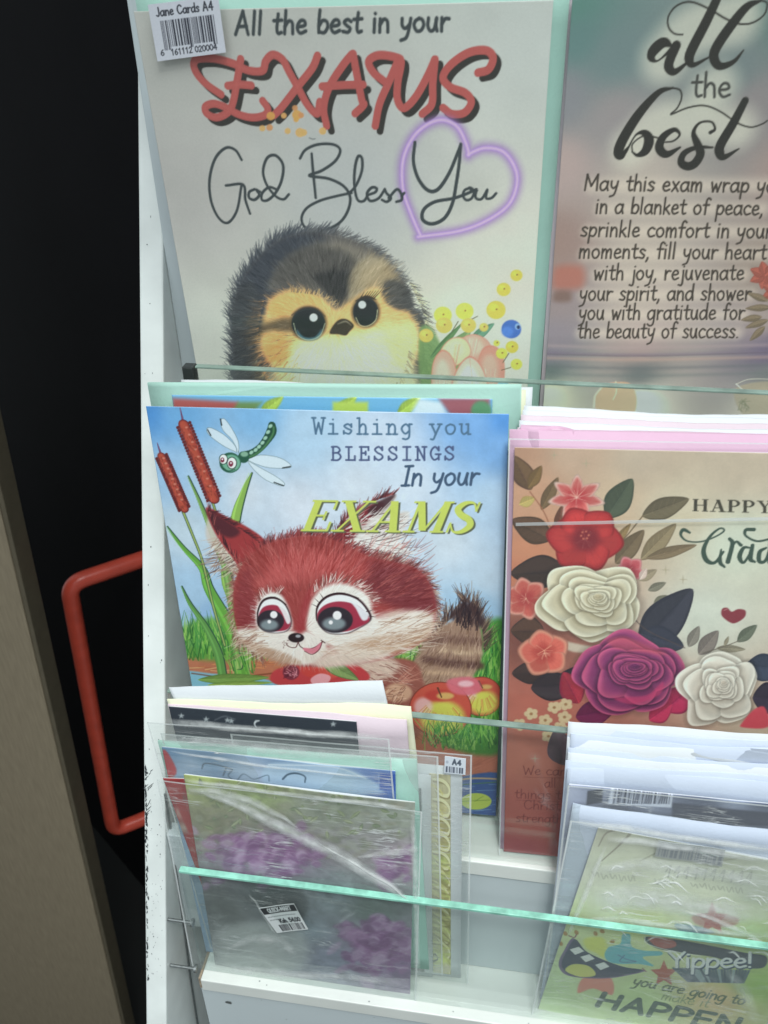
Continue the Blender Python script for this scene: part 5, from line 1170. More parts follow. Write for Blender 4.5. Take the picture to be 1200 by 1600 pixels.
def art_yippee(quad):
    cv = Canvas(380, 480, (176, 184, 132), quad, G_LOW * 1.2, 0.0)
    cv.field([(940, 1290, (160, 158, 140)), (1040, 1310, (164, 164, 146)), (1150, 1320, (156, 158, 140)), (930, 1360, (184, 186, 168)), (1050, 1360, (192, 194, 178)), (1180, 1380, (164, 168, 154)), (960, 1400, (196, 198, 182)), (1100, 1410, (190, 192, 172)), (880, 1430, (182, 192, 142)), (1000, 1450, (186, 194, 134)), (1190, 1460, (156, 172, 122)), (860, 1540, (176, 192, 150)), (1000, 1560, (174, 190, 140)), (1120, 1560, (196, 170, 128)), (1190, 1540, (150, 176, 100))], 2.6)  # upper part painted paler for the glare of the film over it
    cv.mottle(.02, 30, 2)
    y_ = zf(780, 1320, .35)
    # upper lettering, half lost behind the wrinkles
    g = (116, 116, 104)
    for k in range(17):
        if k in (5, 6, 10): continue
        x = 925 + k * 14; y = 1370 + k * 1.5; cv.stroke([(x, y - 8), (x + 4, y + random.uniform(-3, 2)), (x + 8, y - random.uniform(4, 9)), (x + 11, y)], 2.0, g, .4)
    cv.stroke([(935, 1322), (950, 1300), (985, 1298), (970, 1318), (940, 1345)], (2, 5, 2), (104, 96, 84), .6); cv.stroke([(1000, 1345), (1040, 1330), (1100, 1345), (1150, 1340)], (2, 6, 3), (126, 124, 106), .6)
    for k in range(10): x = 1040 + k * 14; cv.stroke([(x, 1362 + k), (x + 8, 1352 + k), (x + 4, 1370 + k)], 2.4, (110, 112, 104), .5)
    # grinning mouth
    m = y_((330, 415), (290, 470), (265, 530), (290, 575), (360, 592), (480, 595), (580, 580), (650, 560), (560, 545), (460, 510), (380, 470))
    cv.fill(y_((380, 590), (350, 660), (420, 640), (505, 668), (495, 590)), (196, 116, 104), .9, 2)
    cv.fill(m, (104, 92, 120), 1, .6); cv.fill([(a + (950 - a) * .06, b + (1500 - b) * .06) for a, b in m], (58, 64, 84), 1, .6)
    for q in ((345, 472), (392, 505), (458, 540)): P = y_((q[0] - 30, q[1] - 6), (q[0] + 10, q[1] - 18), (q[0] + 34, q[1] + 2), (q[0] - 6, q[1] + 18)); cv.fill(P, (214, 222, 206), 1, .5, curve=False)
    cv.fill(y_((295, 560), (330, 532), (400, 540), (430, 580), (360, 588)), (184, 184, 106), 1, 1)
    for P in (y_((310, 405), (335, 412), (345, 400)), y_((640, 550), (655, 565))): cv.stroke(P, 2.4, (120, 70, 84))
    cv.fill(y_((380, 420), (450, 410), (480, 440), (470, 500), (430, 480), (390, 460)), (190, 192, 96), .9, 4)
    for q in ((275, 440), (295, 395), (345, 390), (430, 395), (505, 430), (460, 385)): cv.dot(*y_(q)[0], 4, 3, (150, 110, 64), .9, .6, random.uniform(-1, 1))
    # splayed blue figure
    bl = (96, 160, 172)
    cv.fill(y_((470, 490), (490, 455), (540, 440), (550, 400), (585, 400), (590, 450), (640, 470), (720, 475), (720, 492), (640, 500), (690, 540), (620, 530), (540, 530), (490, 520)), bl, .95, 1)
    cv.stroke(y_((530, 490), (570, 510), (610, 520), (540, 520), (560, 490)), 2.2, (84, 96, 130), .8)
    for q, r_ in (((735, 575), 62), ((950, 330), 75)):
        x, y = y_(q)[0]; P = [(x + .35 * r_ * (1 if k % 2 == 0 else .45) * math.cos(-1.57 + k * .628), y + .35 * r_ * (1 if k % 2 == 0 else .45) * math.sin(-1.57 + k * .628)) for k in range(10)]; cv.fill(P, (160, 84, 72), .95, .6, curve=False)
    cv.fill(y_((790, 350), (900, 365), (960, 390), (850, 395), (800, 380)), (96, 130, 156), .8, 2); cv.fill(y_((860, 320), (920, 305), (1060, 320), (1040, 360), (900, 360)), (150, 92, 96), .6, 3)
    # speech balloon
    cv.fill(y_((650, 410), (780, 420), (900, 440), (1100, 480), (1190, 495), (1180, 545), (1090, 545), (960, 500), (800, 480), (690, 455)), (66, 70, 80), 1, 1); cv.fill(y_((670, 412), (770, 422), (790, 450), (740, 462), (690, 445)), (150, 80, 74), 1, 1); cv.stroke(y_((650, 410), (660, 440), (760, 470), (900, 495)), 1.6, (206, 206, 190))
    # block word with its drop
    for k in range(26):
        f = k / 25; cv.stroke([(1052 + 118 * f, 1512 + 4 * f), (1075 + 86 * f, 1533 + 2 * f)], 4.5, random.choice([(74, 86, 104), (64, 74, 96), (126, 140, 150)]), .9, raw=True)
    write(cv, 'Yippee!', (1045, 1513), (1178, 1513), 14, 6.8, (60, 70, 92), track=.02); write(cv, 'Yippee!', (1044, 1511), (1177, 1511), 14, 5.4, (206, 214, 210), track=.02)
    write(cv, 'you are going to', (987, 1538), (1162, 1570), 8.8, 3.8, (84, 98, 72), slant=.25); write(cv, 'make it', (1032, 1561), (1106, 1574), 8, 2.4, (128, 140, 104), slant=.2)
    write(cv, 'HAPPEN', (930, 1571), (1152, 1613), 13.0, 10.5, (66, 84, 74), slant=.14, track=.12)
    return cv

def art_barcoded(quad):
    cv = Canvas(300, 300, (150, 156, 176), quad, G_LOW, 0.0)
    cv.field([(890, 1228, (186, 190, 212)), (920, 1230, (146, 152, 176)), (1000, 1226, (150, 156, 178)), (1150, 1240, (160, 168, 190)), (1200, 1262, (90, 96, 116)), (960, 1270, (80, 84, 100)), (1100, 1270, (78, 84, 104))], 3)
    cv.fill([(918, 1236), (942, 1232), (941, 1254), (916, 1258)], (52, 56, 70), 1, 1, curve=False); cv.fill([(1050, 1254), (1140, 1264), (1230, 1272), (1230, 1290), (1050, 1290)], (56, 60, 78), 1, 2, curve=False)
    cv.fill([(955, 1230), (1052, 1236), (1049, 1262), (950, 1256)], (196, 200, 214), 1, .6, curve=False)
    barcode(cv, 957, 1046, 1233, 1256, 3, 70, (62, 66, 84), 4)
    return cv

def art_black(quad):
    cv = Canvas(260, 300, (54, 60, 68), quad, G_LOW, 0.0)
    z = zf(210, 1060, .26667)
    for q in ((275, 220), (545, 245), (568, 250), (1165, 268), (420, 240)):
        x, y = z(q)[0]; P = [(x + 5 * (1 if k % 2 == 0 else .45) * math.cos(-1.57 + k * .628), y + 4.5 * (1 if k % 2 == 0 else .45) * math.sin(-1.57 + k * .628)) for k in range(10)]; cv.fill(P, (176, 184, 186), .9, .5, curve=False)
    cv.stroke(z((732, 248), (712, 252), (704, 268), (716, 290)), (1, 3, 1), (190, 196, 198)); cv.stroke(z((470, 245), (530, 222), (590, 240)), 1.2, (110, 116, 122), .7)
    return cv

def label_canvas(nu, nv, base=(206, 208, 214), gain=1.0):
    return Canvas(nu, nv, base, None, gain, 0.0)
# ------------------------------------------------------------------ large structure: floor, dark door, leaning board, the rack
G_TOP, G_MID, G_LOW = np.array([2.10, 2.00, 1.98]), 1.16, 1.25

fl = mesh_obj('floor', [(-3, -3, -1.30), (3, -3, -1.30), (3, 3, -1.30), (-3, 3, -1.30)], [(0, 1, 2, 3)], M['floor'])
tag(fl, kind='structure')

def shear_slab(name, P, thick, mat, parent=None):
    """four corners (counter-clockwise seen from the front) extruded by the vector thick"""
    P = [Vector(p) for p in P]; t = Vector(thick)
    v = P + [p + t for p in P]
    o = mesh_obj(name, v, [(0, 1, 2, 3), (7, 6, 5, 4), (0, 4, 5, 1), (1, 5, 6, 2), (2, 6, 7, 3), (3, 7, 4, 0)], mat, parent)
    b = o.modifiers.new('bevel', 'BEVEL'); b.width = 0.001; b.segments = 2
    return o

door = thing('door', 'black door behind the card rack with a red tubular pull handle', 'door')
da, db = Vector((-1.6, 1.478, 0)), Vector((0.5, -0.0975, 0))
da, db = Vector((-1.8, 1.6275, 0)), Vector((0.1, 0.2025, 0))
shear_slab('door_leaf', [(da.x, da.y, -1.295), (db.x, db.y, -1.295), (db.x, db.y, 1.4), (da.x, da.y, 1.4)], (0.03, 0.04, 0), M['black'], door)
def arc(a, b, c, r, n=7):
    """round the corner b of a - b - c"""
    a, b, c = Vector(a), Vector(b), Vector(c)
    p = b + (a - b).normalized() * r; q = b + (c - b).normalized() * r
    return [((1 - t) ** 2) * p + 2 * t * (1 - t) * b + t * t * q for t in np.linspace(0, 1, n)]
hA, hB = Vector((-0.352, 0.405, -0.170)), Vector((-0.388, 0.405, -0.680))
dirT = Vector((0.745, 0.668, 0)); dirB = Vector((0.80, 0.60, 0.0))
eA, eB = hA + dirT * 0.155, hB + dirB * 0.16
pts = [eA] + arc(eA, hA, hB, 0.022) + arc(hA, hB, eB, 0.022) + [eB]
tube('handle', pts, 0.0115, M['redtube'], door, 20)

board = thing('wooden_board', 'brown grey laminate board leaning upright left of the black door', 'board')
bt, bb = (-0.3175, 0.30, 0.40), (-0.4175, 0.30, -1.295)
shear_slab('board_face', [(bb[0] - 0.8, 0.30, bb[2]), bb, bt, (bt[0] - 0.8, 0.30, bt[2])], (0, 0.024, 0), M['brown'], board)
shear_slab('edge_band', [(bb[0] + .0005, 0.301, bb[2]), (bb[0] + .0065, 0.301, bb[2]), (bt[0] + .0065, 0.301, bt[2]), (bt[0] + .0005, 0.301, bt[2])], (0, 0.03, 0), M['brownedge'], board)

rack = thing('card_rack', 'white stepped display rack with glass fronted tiers of greeting cards', 'display rack')
def fy(z): return -0.0556 + 0.403 * z                          # the sloping front edge of the side panels
def side_panel(x0, x1):
    z0, z1, yb = -1.295, 0.80, 0.32
    P = [(fy(z0), z0), (fy(z1), z1), (yb, z1), (yb, z0)]
    v = [(x0, y, z) for y, z in P] + [(x1, y, z) for y, z in P]
    o = mesh_obj('side_panel', v, [(0, 1, 2, 3), (7, 6, 5, 4), (0, 4, 5, 1), (1, 5, 6, 2), (2, 6, 7, 3), (3, 7, 4, 0)], M['panel'], rack)
    b = o.modifiers.new('bevel', 'BEVEL'); b.width = 0.0012; b.segments = 2
    return o
side_panel(-0.030, -0.014); side_panel(0.470, 0.486)
# scuffed black paint along the outer corner of the left panel, pin holes and grey rubs on its front edge
def on_edge(x, z, d=0.0004):
    n = Vector((0, -1, 0.403)).normalized(); return Vector((x, fy(z), z)) + n * d
sv, sf = [], []
def scuff(x, z, w, h, rot):
    b = len(sv); k = 7
    for i in range(k):
        a = 6.283 * i / k; r = random.uniform(.5, 1.1)
        dx, dz = w * r * math.cos(a), h * r * math.sin(a)
        sv.append(on_edge(x + dx * math.cos(rot) - dz * math.sin(rot), z + dx * math.sin(rot) + dz * math.cos(rot)))
    sf.append(tuple(range(b, b + k)))
for k in range(120):
    z = random.choice([random.uniform(-.02, .035), random.uniform(-.125, -.02)]); x = -0.0288 + abs(random.gauss(0, .0007))
    scuff(min(x, -.0255), z, random.uniform(.0002, .0007), random.uniform(.0005, .0026), random.uniform(-.3, .5))
for k in range(14): scuff(random.uniform(-.0288, -.024), .012 + random.uniform(-.012, .02), .0003, random.uniform(.001, .004), random.uniform(-.9, -.3))
for k in range(34): scuff(random.uniform(-.025, -.0155), random.uniform(-.125, .0), .00028, .00028, 0)
for k in range(30): scuff(random.uniform(-.0285, -.0155), random.uniform(-.12, .42), random.uniform(.0002, .0005), random.uniform(.0002, .0008), 0)
tag(mesh_obj('scuff_marks', sv, sf, M['dark'], rack), kind='stuff')
box('back_panel', (-0.0138, 0.092, 0.197), (0.4698, 0.104, 0.80), M['riser'], rack)
box('ledge', (0.004, 0.0275, 0.182), (0.4698, 0.0915, 0.197), M['ledge'], rack)
box('riser', (-0.0138, 0.030, 0.001), (0.4698, 0.042, 0.1815), M['riser'], rack)
box('ledge', (0.004, -0.062, -0.0135), (0.4698, 0.042, 0.0005), M['ledge'], rack)
box('riser', (-0.0138, -0.0605, -0.125), (0.4698, -0.049, -0.014), M['riser'], rack)
box('ledge', (0.0105, -0.1003, -0.139), (0.4698, -0.0492, -0.1255), M['ledge'], rack)
box('ledge_end', (0.0085, -0.099, -0.1385), (0.0103, -0.055, -0.126), M['rawedge'], rack, 0)
box('front_panel', (0.0085, -0.0985, -1.295), (0.4698, -0.086, -0.1393), M['riser'], rack)

pv, pf = [], []
rp = random.Random(4)
for k in range(16):                                          # grit, chips and screw holes on the shelf and the panel under it
    top = k < 7; b_ = len(pv); r_ = rp.uniform(.0003, .0007)
    cx_, cc = (rp.uniform(.015, .46), rp.uniform(-.0985, -.0945)) if top else (rp.uniform(.012, .46), rp.uniform(-.18, -.143))
    if k == 15: cx_, cc, r_ = .0285, -.1545, .0021
    for i in range(7):
        a = 6.283 * i / 7; q = r_ * rp.uniform(.6, 1.2)
        pv.append((cx_ + 1.3 * q * math.cos(a), cc + q * math.sin(a), -.1252) if top else (cx_ + 1.3 * q * math.cos(a), -.0988, cc + q * math.sin(a)))
    pf.append(tuple(range(b_, b_ + 7)))
tag(mesh_obj('grit', pv, pf, M['screw'], rack), kind='stuff')

def glass_pane(x0, x1, y, z0, z1, edge_mat, eh=.0015):
    g = box('glass_pane', (x0, y, z0), (x1, y + 0.004, z1), M['glass'], rack, 0.0004)
    box('glass_edge', (x0, y - 0.0002, z1 + 0.0001), (x1, y + 0.0042, z1 + eh), edge_mat, g, 0.0004)
    return g
M['edge_green'] = mat_solid('ground_glass_edge', (0.32, 0.70, 0.56), 0.25, 0.5, 0.4, 90, 0.2, 500)  # green glass, its piped-light glow put into the base colour
M['edge_dull'] = mat_solid('dull_glass_edge', (0.26, 0.36, 0.31), 0.25, 0.5, 0.4, 60, 0.2, 500)
glass_pane(0.0215, 0.4690, 0.0290, 0.1975, 0.3095, M['edge_dull'])
glass_pane(0.0086, 0.4690, -0.0590, 0.001, 0.1265, M['edge_dull'])
glass_pane(0.0086, 0.4690, -0.0925, -0.1252, -0.0085, M['edge_green'], .0024)
box('corner_clip', (0.0140, 0.0265, 0.2990), (0.0212, 0.0340, 0.3112), M['clip'], rack)
def screw(x0, x1, y, z):
    tube('screw', [(x0, y, z), (x1, y, z)], 0.0012, M['screw'], rack, 10)
    tube('screw_head', [(x1, y, z), (x1 + .0018, y, z)], 0.0030, M['screw'], rack, 12)
screw(-0.0135, 0.0045, -0.0845, -0.0790); screw(-0.0135, 0.0055, -0.0960, -0.1190)

wire = tube('cable', [(-.0125, -.052, .020), (-.0125, -.0555, -.02), (-.0122, -.0630, -.07), (-.0122, -.0690, -.12), (-.0122, -.0760, -.17), (-.0122, -.0830, -.24), (-.0122, -.088, -.4)], .0009, M['screw'], rack, 8)

# ------------------------------------------------------------------ cards
def place(o, parent, mw):
    o.parent = parent
    o.matrix_local = parent.matrix_world.inverted() @ mw if parent is not None else mw
    return o

def new_card(name, label, cat, TL, lean, ro, w, h, group=None):
    mw = card_matrix(TL, lean, ro, h)
    t = thing(name, label, cat, mw, group)
    bpy.context.view_layer.update()
    return t, mw

def loc_of(quad, w, h):
    H = homography(quad, [(0, h), (w, h), (w, 0), (0, 0)])
    def f(p):
        q = H @ np.array([p[0], p[1], 1.0]); return q[0] / q[2], q[1] / q[2]
    return f

def sticker(name, parent, loc, corners, cv, z, mat=None):
    """a stuck-on label: corners are traced TL, TR, BR, BL"""
    c = np.array([loc(p) for p in corners]); ny, nx = cv.a.shape[0], cv.a.shape[1]
    u = np.linspace(0, 1, nx)[None, :, None]; v = np.linspace(0, 1, ny)[:, None, None]
    P = (c[0] * (1 - u) + c[1] * u) * (1 - v) + (c[3] * (1 - u) + c[2] * u) * v
    V = np.concatenate([P, np.full(P.shape[:2] + (1,), z)], -1).reshape(-1, 3)
    V[:, 2] += 0.0003 * np.sin(V[:, 0] * 180)
    idx = np.arange(nx * ny).reshape(ny, nx)
    F = np.stack([idx[1:, :-1], idx[1:, 1:], idx[:-1, 1:], idx[:-1, :-1]], -1).reshape(-1, 4)
    ring = np.concatenate([idx[0, :-1], idx[:-1, -1], idx[-1, :0:-1], idx[:0:-1, 0]])
    B = V[ring].copy(); B[:, 2] -= 0.0003
    nb = len(V); rb = np.arange(len(ring)) + nb
    faces = [tuple(int(i) for i in f) for f in F] + [(int(a), int(b_), int(d), int(e)) for a, b_, d, e in zip(ring, np.roll(ring, -1), np.roll(rb, -1), rb)]
    o = mesh_obj(name, np.concatenate([V, B]), faces, mat or M['print'], parent)
    at = o.data.color_attributes.new('ink', 'FLOAT_COLOR', 'POINT')
    col = np.ones((nb + len(ring), 4), np.float32); col[:nb, :3] = cv.albedo().reshape(-1, 3); col[nb:, :3] = .75
    at.data.foreach_set('color', col.ravel())
    return o

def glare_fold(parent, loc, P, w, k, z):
    """a soft-edged film pleat, glare put into its colour, along the traced line P, w wide (photo px)"""
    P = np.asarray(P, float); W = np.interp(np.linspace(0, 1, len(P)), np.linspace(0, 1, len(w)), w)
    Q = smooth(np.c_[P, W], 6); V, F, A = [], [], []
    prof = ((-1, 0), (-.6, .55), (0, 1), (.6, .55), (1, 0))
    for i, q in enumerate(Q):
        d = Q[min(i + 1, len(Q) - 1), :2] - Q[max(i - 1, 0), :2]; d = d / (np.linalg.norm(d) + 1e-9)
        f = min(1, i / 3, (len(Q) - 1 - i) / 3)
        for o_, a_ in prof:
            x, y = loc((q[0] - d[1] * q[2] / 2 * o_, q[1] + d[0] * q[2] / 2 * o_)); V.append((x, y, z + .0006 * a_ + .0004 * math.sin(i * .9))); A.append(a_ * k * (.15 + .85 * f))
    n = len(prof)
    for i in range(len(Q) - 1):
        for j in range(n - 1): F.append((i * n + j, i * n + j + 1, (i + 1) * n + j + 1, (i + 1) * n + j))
    o = mesh_obj('film_pleat_glare', V, F, M['glare'], parent, True)
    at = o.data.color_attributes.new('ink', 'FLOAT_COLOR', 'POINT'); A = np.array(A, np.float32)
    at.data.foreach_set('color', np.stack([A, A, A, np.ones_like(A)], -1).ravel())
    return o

def film_patch(name, parent, loc, P, z, mat, thick=0.0):
    Q = [loc(p) for p in P]
    return mesh_obj(name, [(x, y, z + .0012 * math.sin(i * 1.3)) for i, (x, y) in enumerate(Q)], [tuple(range(len(Q)))] if len(Q) == 4 else [(i, i + 1, len(Q) - 2 - i, len(Q) - 1 - i) for i in range(len(Q) // 2 - 1)], mat, parent)

def bow(a, b=0.0, c=0.0):
    return lambda U, V: a * np.sin(np.pi * U) * (0.3 + 0.7 * V) + b * np.sin(2.2 * np.pi * U + 3 * V) * V + c * np.sin(5 * V + 2 * U)
def crumple(a, seed, k=9):
    r = np.random.default_rng(seed); K = r.normal(0, 1, (k, 2)) * 3.2; ph = r.uniform(0, 6.28, k)
    def f(U, V):
        z = np.zeros_like(U)
        for (kx, ky), p in zip(K, ph): z += np.abs(np.sin(kx * U + ky * V + p))
        return a * z / k
    return f

def seams(parent, o, w=.0011):
    """heat-sealed rim of a clear sleeve: a thin whitish band following its border"""
    co = np.empty(len(o.data.vertices) * 3, np.float32); o.data.vertices.foreach_get('co', co); co = co.reshape(-1, 3)
    x0, x1, y0, y1 = co[:, 0].min(), co[:, 0].max(), co[:, 1].min(), co[:, 1].max()
    n = int(round((len(co)) ** .5)); xs = np.unique(np.round(co[:, 0], 6)); ys = np.unique(np.round(co[:, 1], 6))
    Zg = co[:, 2].reshape(len(ys), len(xs)) + .0003
    V, F = [], []
    def band(line, inn):
        b = len(V)
        for (x, y, z), (dx, dy) in zip(line, inn):
            V.append((x, y, z)); V.append((x + dx, y + dy, z))
        for i in range(len(line) - 1): F.append((b + 2 * i, b + 2 * i + 1, b + 2 * i + 3, b + 2 * i + 2))
    band([(x0, y, Zg[j, 0]) for j, y in enumerate(ys)], [(w, 0)] * len(ys))
    band([(x1, y, Zg[j, -1]) for j, y in enumerate(ys)], [(-w, 0)] * len(ys))
    band([(x, y1, Zg[-1, i]) for i, x in enumerate(xs)], [(0, -w)] * len(xs))
    s = mesh_obj('seam', V, F, M['fold'], o)
    return s

# --- upper tier: fledgling exam card
h = 0.2975
mw_prev = None
t, mw = new_card('exam_card', 'large white card with a fluffy round eyed fledgling, red EXAMS lettering and purple heart', 'greeting card', (0.0075, 0.0493, 0.4945), -3.2, 0.68, 0.21, h)
Q = card_quad(mw, .21, h)
sheet('front_leaf', t, 0, 0, .21, h, 0.0, .0005, M['print'], canvas=art_chick(Q), warp=bow(.0006, .0004))
sheet('back_leaf', t, .0004, .0004, .2094, h - .001, -.0009, .0005, M['white'], warp=bow(.0006, .0004))
sheet('envelope', t, .0012, -.0002, .2163, h + .009, -.0019, .0009, M['mint'], warp=bow(.0003, .0005))
sheet('sleeve', t, .0006, -.0002, .2172, h + .0095, .0012, 0, M['film'], 30, 40, crumple(.0014, 3))
lc = loc_of(Q, .21, h)
cv = label_canvas(150, 120, (196, 198, 206), 1.25)
write(cv, 'Jane Cards A4', (14, 26), (136, 26), 10.5, 3.0, (52, 54, 62), track=.1)
barcode(cv, 20, 134, 36, 98, 0, 84, (50, 52, 62), 2)
cv.fill([(34, 92), (76, 92), (76, 104), (34, 104)], (196, 198, 206), curve=False); cv.fill([(82, 92), (126, 92), (126, 104), (82, 104)], (196, 198, 206), curve=False)
write(cv, '6', (10, 108), (18, 108), 7.4, 2.2, (52, 54, 62)); write(cv, '161112', (32, 110), (78, 110), 7.4, 2.2, (52, 54, 62)); write(cv, '020004', (84, 110), (132, 110), 7.4, 2.2, (52, 54, 62))
sticker('barcode_sticker', t, lc, [(236, 6), (345, -7), (357, 80), (251, 94)], cv, .0042)

t, mw = new_card('red_backed_card', 'red edged card peeping out behind the left side of the fledgling card', 'greeting card', (0.0068, 0.0530, 0.488), -3.2, 0.68, 0.205, .2905)
sheet('front_leaf', t, 0, 0, .205, .289, 0, .0006, M['red']); sheet('back_leaf', t, 0.0004, 0.0004, .2045, .288, -.001, .0005, M['white'])

# --- upper tier: verse card
t, mw = new_card('verse_card', 'dusky teal and brown card reading all the best above a long exam verse', 'greeting card', (0.2262, 0.0505, 0.4972), -2.0, 1.06, 0.21, 0.2985)
Q = card_quad(mw, .21, .2985)
sheet('front_leaf', t, 0, 0, .21, .2985, 0, .0005, M['print'], canvas=art_quote(Q), warp=bow(.0005, .0005))
sheet('back_leaf', t, .0004, .0004, .2094, .2975, -.0009, .0005, M['white'], warp=bow(.0005, .0005))
sheet('envelope', t, -.0022, 0, .2155, .303, -.0028, .0016, M['palepink'])
sheet('sleeve', t, -.0025, 0, .216, .3035, .0016, 0, M['film'], 30, 40, crumple(.0018, 5))
t, mw = new_card('grey_green_card', 'narrow dark grey green card edge between the fledgling card and the verse card', 'greeting card', (0.2238, 0.0560, 0.492), -2, 1.06, .2, .294)
sheet('front_leaf', t, 0, 0, .2, .294, 0, .0006, M['green']); sheet('back_leaf', t, .0004, .0004, .199, .293, -.001, .0005, M['white'])

# --- middle tier, left: kitten-fox card
t, mw = new_card('exam_card', 'blue card with a big eyed red furry cub, dragonfly, cattails and yellow EXAMS lettering', 'greeting card', (0, 0, 0.297), 5.6, 1.9, 0.21, 0.297)
Q = card_quad(mw, .21, .297)
sheet('front_leaf', t, 0, 0, .21, .297, 0, .0005, M['print'], canvas=art_wish(Q), warp=bow(.0008, .0003))
sheet('back_leaf', t, .0004, .0004, .2094, .296, -.0009, .0005, M['white'], warp=bow(.0008, .0003))
t2_, mw2 = new_card('picture_card', 'card showing only a red, blue and leaf green strip above the furry cub card', 'greeting card', (0.0145, 0.0055, 0.3025), 5.6, 2.3, 0.186, 0.298)
Q2 = card_quad(mw2, .186, .298)
sheet('front_leaf', t2_, 0, 0, .186, .298, 0, .0005, M['print'], canvas=art_second(Q2)); sheet('back_leaf', t2_, .0004, .0004, .185, .297, -.0009, .0005, M['white'])
t3, mw3 = new_card('envelope', 'wide mint green envelope standing behind the furry cub card', 'envelope', (-0.0012, 0.0095, 0.3075), 5.6, 2.6, 0.217, 0.302)
sheet('envelope_body', t3, 0, 0, .217, .302, 0, .0018, M['mint'], warp=bow(.0006, .0006))
sheet('flap', t3, .0006, .262, .2158, .0405, .0009, .0003, M['mint'], warp=bow(.0008, .0007))

def loose_envelope(label, TL, lean, ro, w, h, thk, mat, group, seed, amp=.0012, name='envelope', cat='envelope'):
    r = random.Random(seed); a, b, c = r.uniform(-.5, 1) * amp, r.uniform(-1, 1) * amp, r.uniform(-1, 1) * amp * .5
    o = sheet(name, None, 0, 0, w, h, 0, thk, mat, 60, 16, bow(a, b, c))
    ph = r.uniform(0, 9); lift = r.uniform(-1, 1)
    for v in o.data.vertices:                                # soft handled edge: a slightly uneven top, corners a little bent
        t_ = max(0.0, v.co.y / h - .9) * 10
        v.co.y += t_ * (.0005 * math.sin(v.co.x * 45 + ph) + .00012 * math.sin(v.co.x * 300 + ph * 2))
        v.co.z += t_ * (.0016 * lift * max(0, 1 - v.co.x / .03) ** 2 + .0007 * math.sin(v.co.x * 70 + ph))
    o.matrix_world = card_matrix(TL, lean, ro, h)
    return tag(o, label, cat, group)
GE = 'spare envelopes standing behind the cards'
loose_envelope('cream envelope top showing just above the mint green envelope', (0.0135, 0.0150, 0.3052), 5.0, 1.9, .205, .30, .0012, M['cream'], GE, 1)
loose_envelope('white envelope top directly behind the cream one above the mint envelope', (0.0170, 0.0185, 0.3065), 5.0, 1.6, .205, .30, .0012, M['white'], GE, 2)

# --- middle tier, right: rose card with its pink envelope, more behind
t, mw = new_card('graduation_card', 'cream and terracotta card covered in white and magenta roses reading HAPPY Grad', 'greeting card', (0.2141, -0.0168, 0.2926), 7.0, 2.43, 0.21, 0.2925)
Q = card_quad(mw, .21, .2925)
sheet('front_leaf', t, 0, 0, .21, .2925, 0, .0005, M['print'], canvas=art_roses(Q), warp=bow(.0007, .0003))
sheet('back_leaf', t, .0004, .0004, .2094, .2915, -.0009, .0005, M['white'], warp=bow(.0007, .0003))
sheet('envelope', t, -.0030, -.0002, .2165, .3015, -.0026, .0018, M['pink'], warp=bow(.0004, .0006))
s_ = sheet('sleeve', t, -.0032, -.0002, .217, .2990, .0018, 0, M['film'], 30, 40, crumple(.0018, 8)); seams(t, s_, .0008)
lc = loc_of(Q, .21, .2925)
film_patch('sleeve_flap', t, lc, [(806, 812), (1260, 800), (1260, 806), (806, 818)], .0040, M['fold'])
for k, (dz, dy, mt, lab) in enumerate(((.0085, .006, 'palepink', 'pale pink envelope top directly behind the rose card'), (.0100, .010, 'white', 'white envelope top just behind the pale pink one, above the roses'),
                                       (.0114, .0145, 'palepink', 'second pale pink envelope top in the stack above the roses'), (.0128, .0185, 'white', 'white envelope second from the back of the stack above the roses'), (.0138, .0230, 'white', 'rearmost white envelope of the stack above the roses'))):
    loose_envelope(lab, (0.2150 + .0007 * k, -0.0168 + dy, 0.2926 + dz), 7.0 - .3 * k, 1.6 - .25 * k, .212 - .001 * k, .298, .0013, M[mt], GE, 11 + k, .0016)
o = loose_envelope('crumpled pink paper corner lying against the stack left of the pink envelope', (0.2165, -0.0120, 0.3035), 7, -2, .028, .05, .0006, M['pink'], None, 31, .003, 'paper_scrap', 'paper scrap')

# --- bottom tier, left bundle, from the back forward
GB = 'sheets and cards bundled at the lower left'
loose_envelope('plain white sheet standing tallest at the back of the lower left bundle', (0.0139, -0.0642, 0.1372), 0, 9.0, .1352, .262, .0006, M['white'], GB, 41, .0006, 'paper_sheet', 'paper')
loose_envelope('pale yellow cream envelope in front of the tall white sheet', (0.0121, -0.0660, 0.1290), 0, 5.0, .153, .254, .0010, M['cream'], GB, 42, .0006)
loose_envelope('pale pink sheet between the cream envelope and the black card', (0.0124, -0.0680, 0.1264), 0, 3.0, .150, .2515, .0008, M['palepink'], GB, 43, .0006, 'paper_sheet', 'paper')
t, mw = new_card('starry_card', 'black card with small white stars and a moon at the lower left', 'greeting card', (0.0136, -0.0698, 0.1262), 0, 1.7, .1186, .251, GB)
Q = card_quad(mw, .1186, .251)
sheet('front_leaf', t, 0, 0, .1186, .251, 0, .0005, M['print'], canvas=art_black(Q)); sheet('back_leaf', t, .0004, .0004, .118, .25, -.0008, .0005, M['white'])

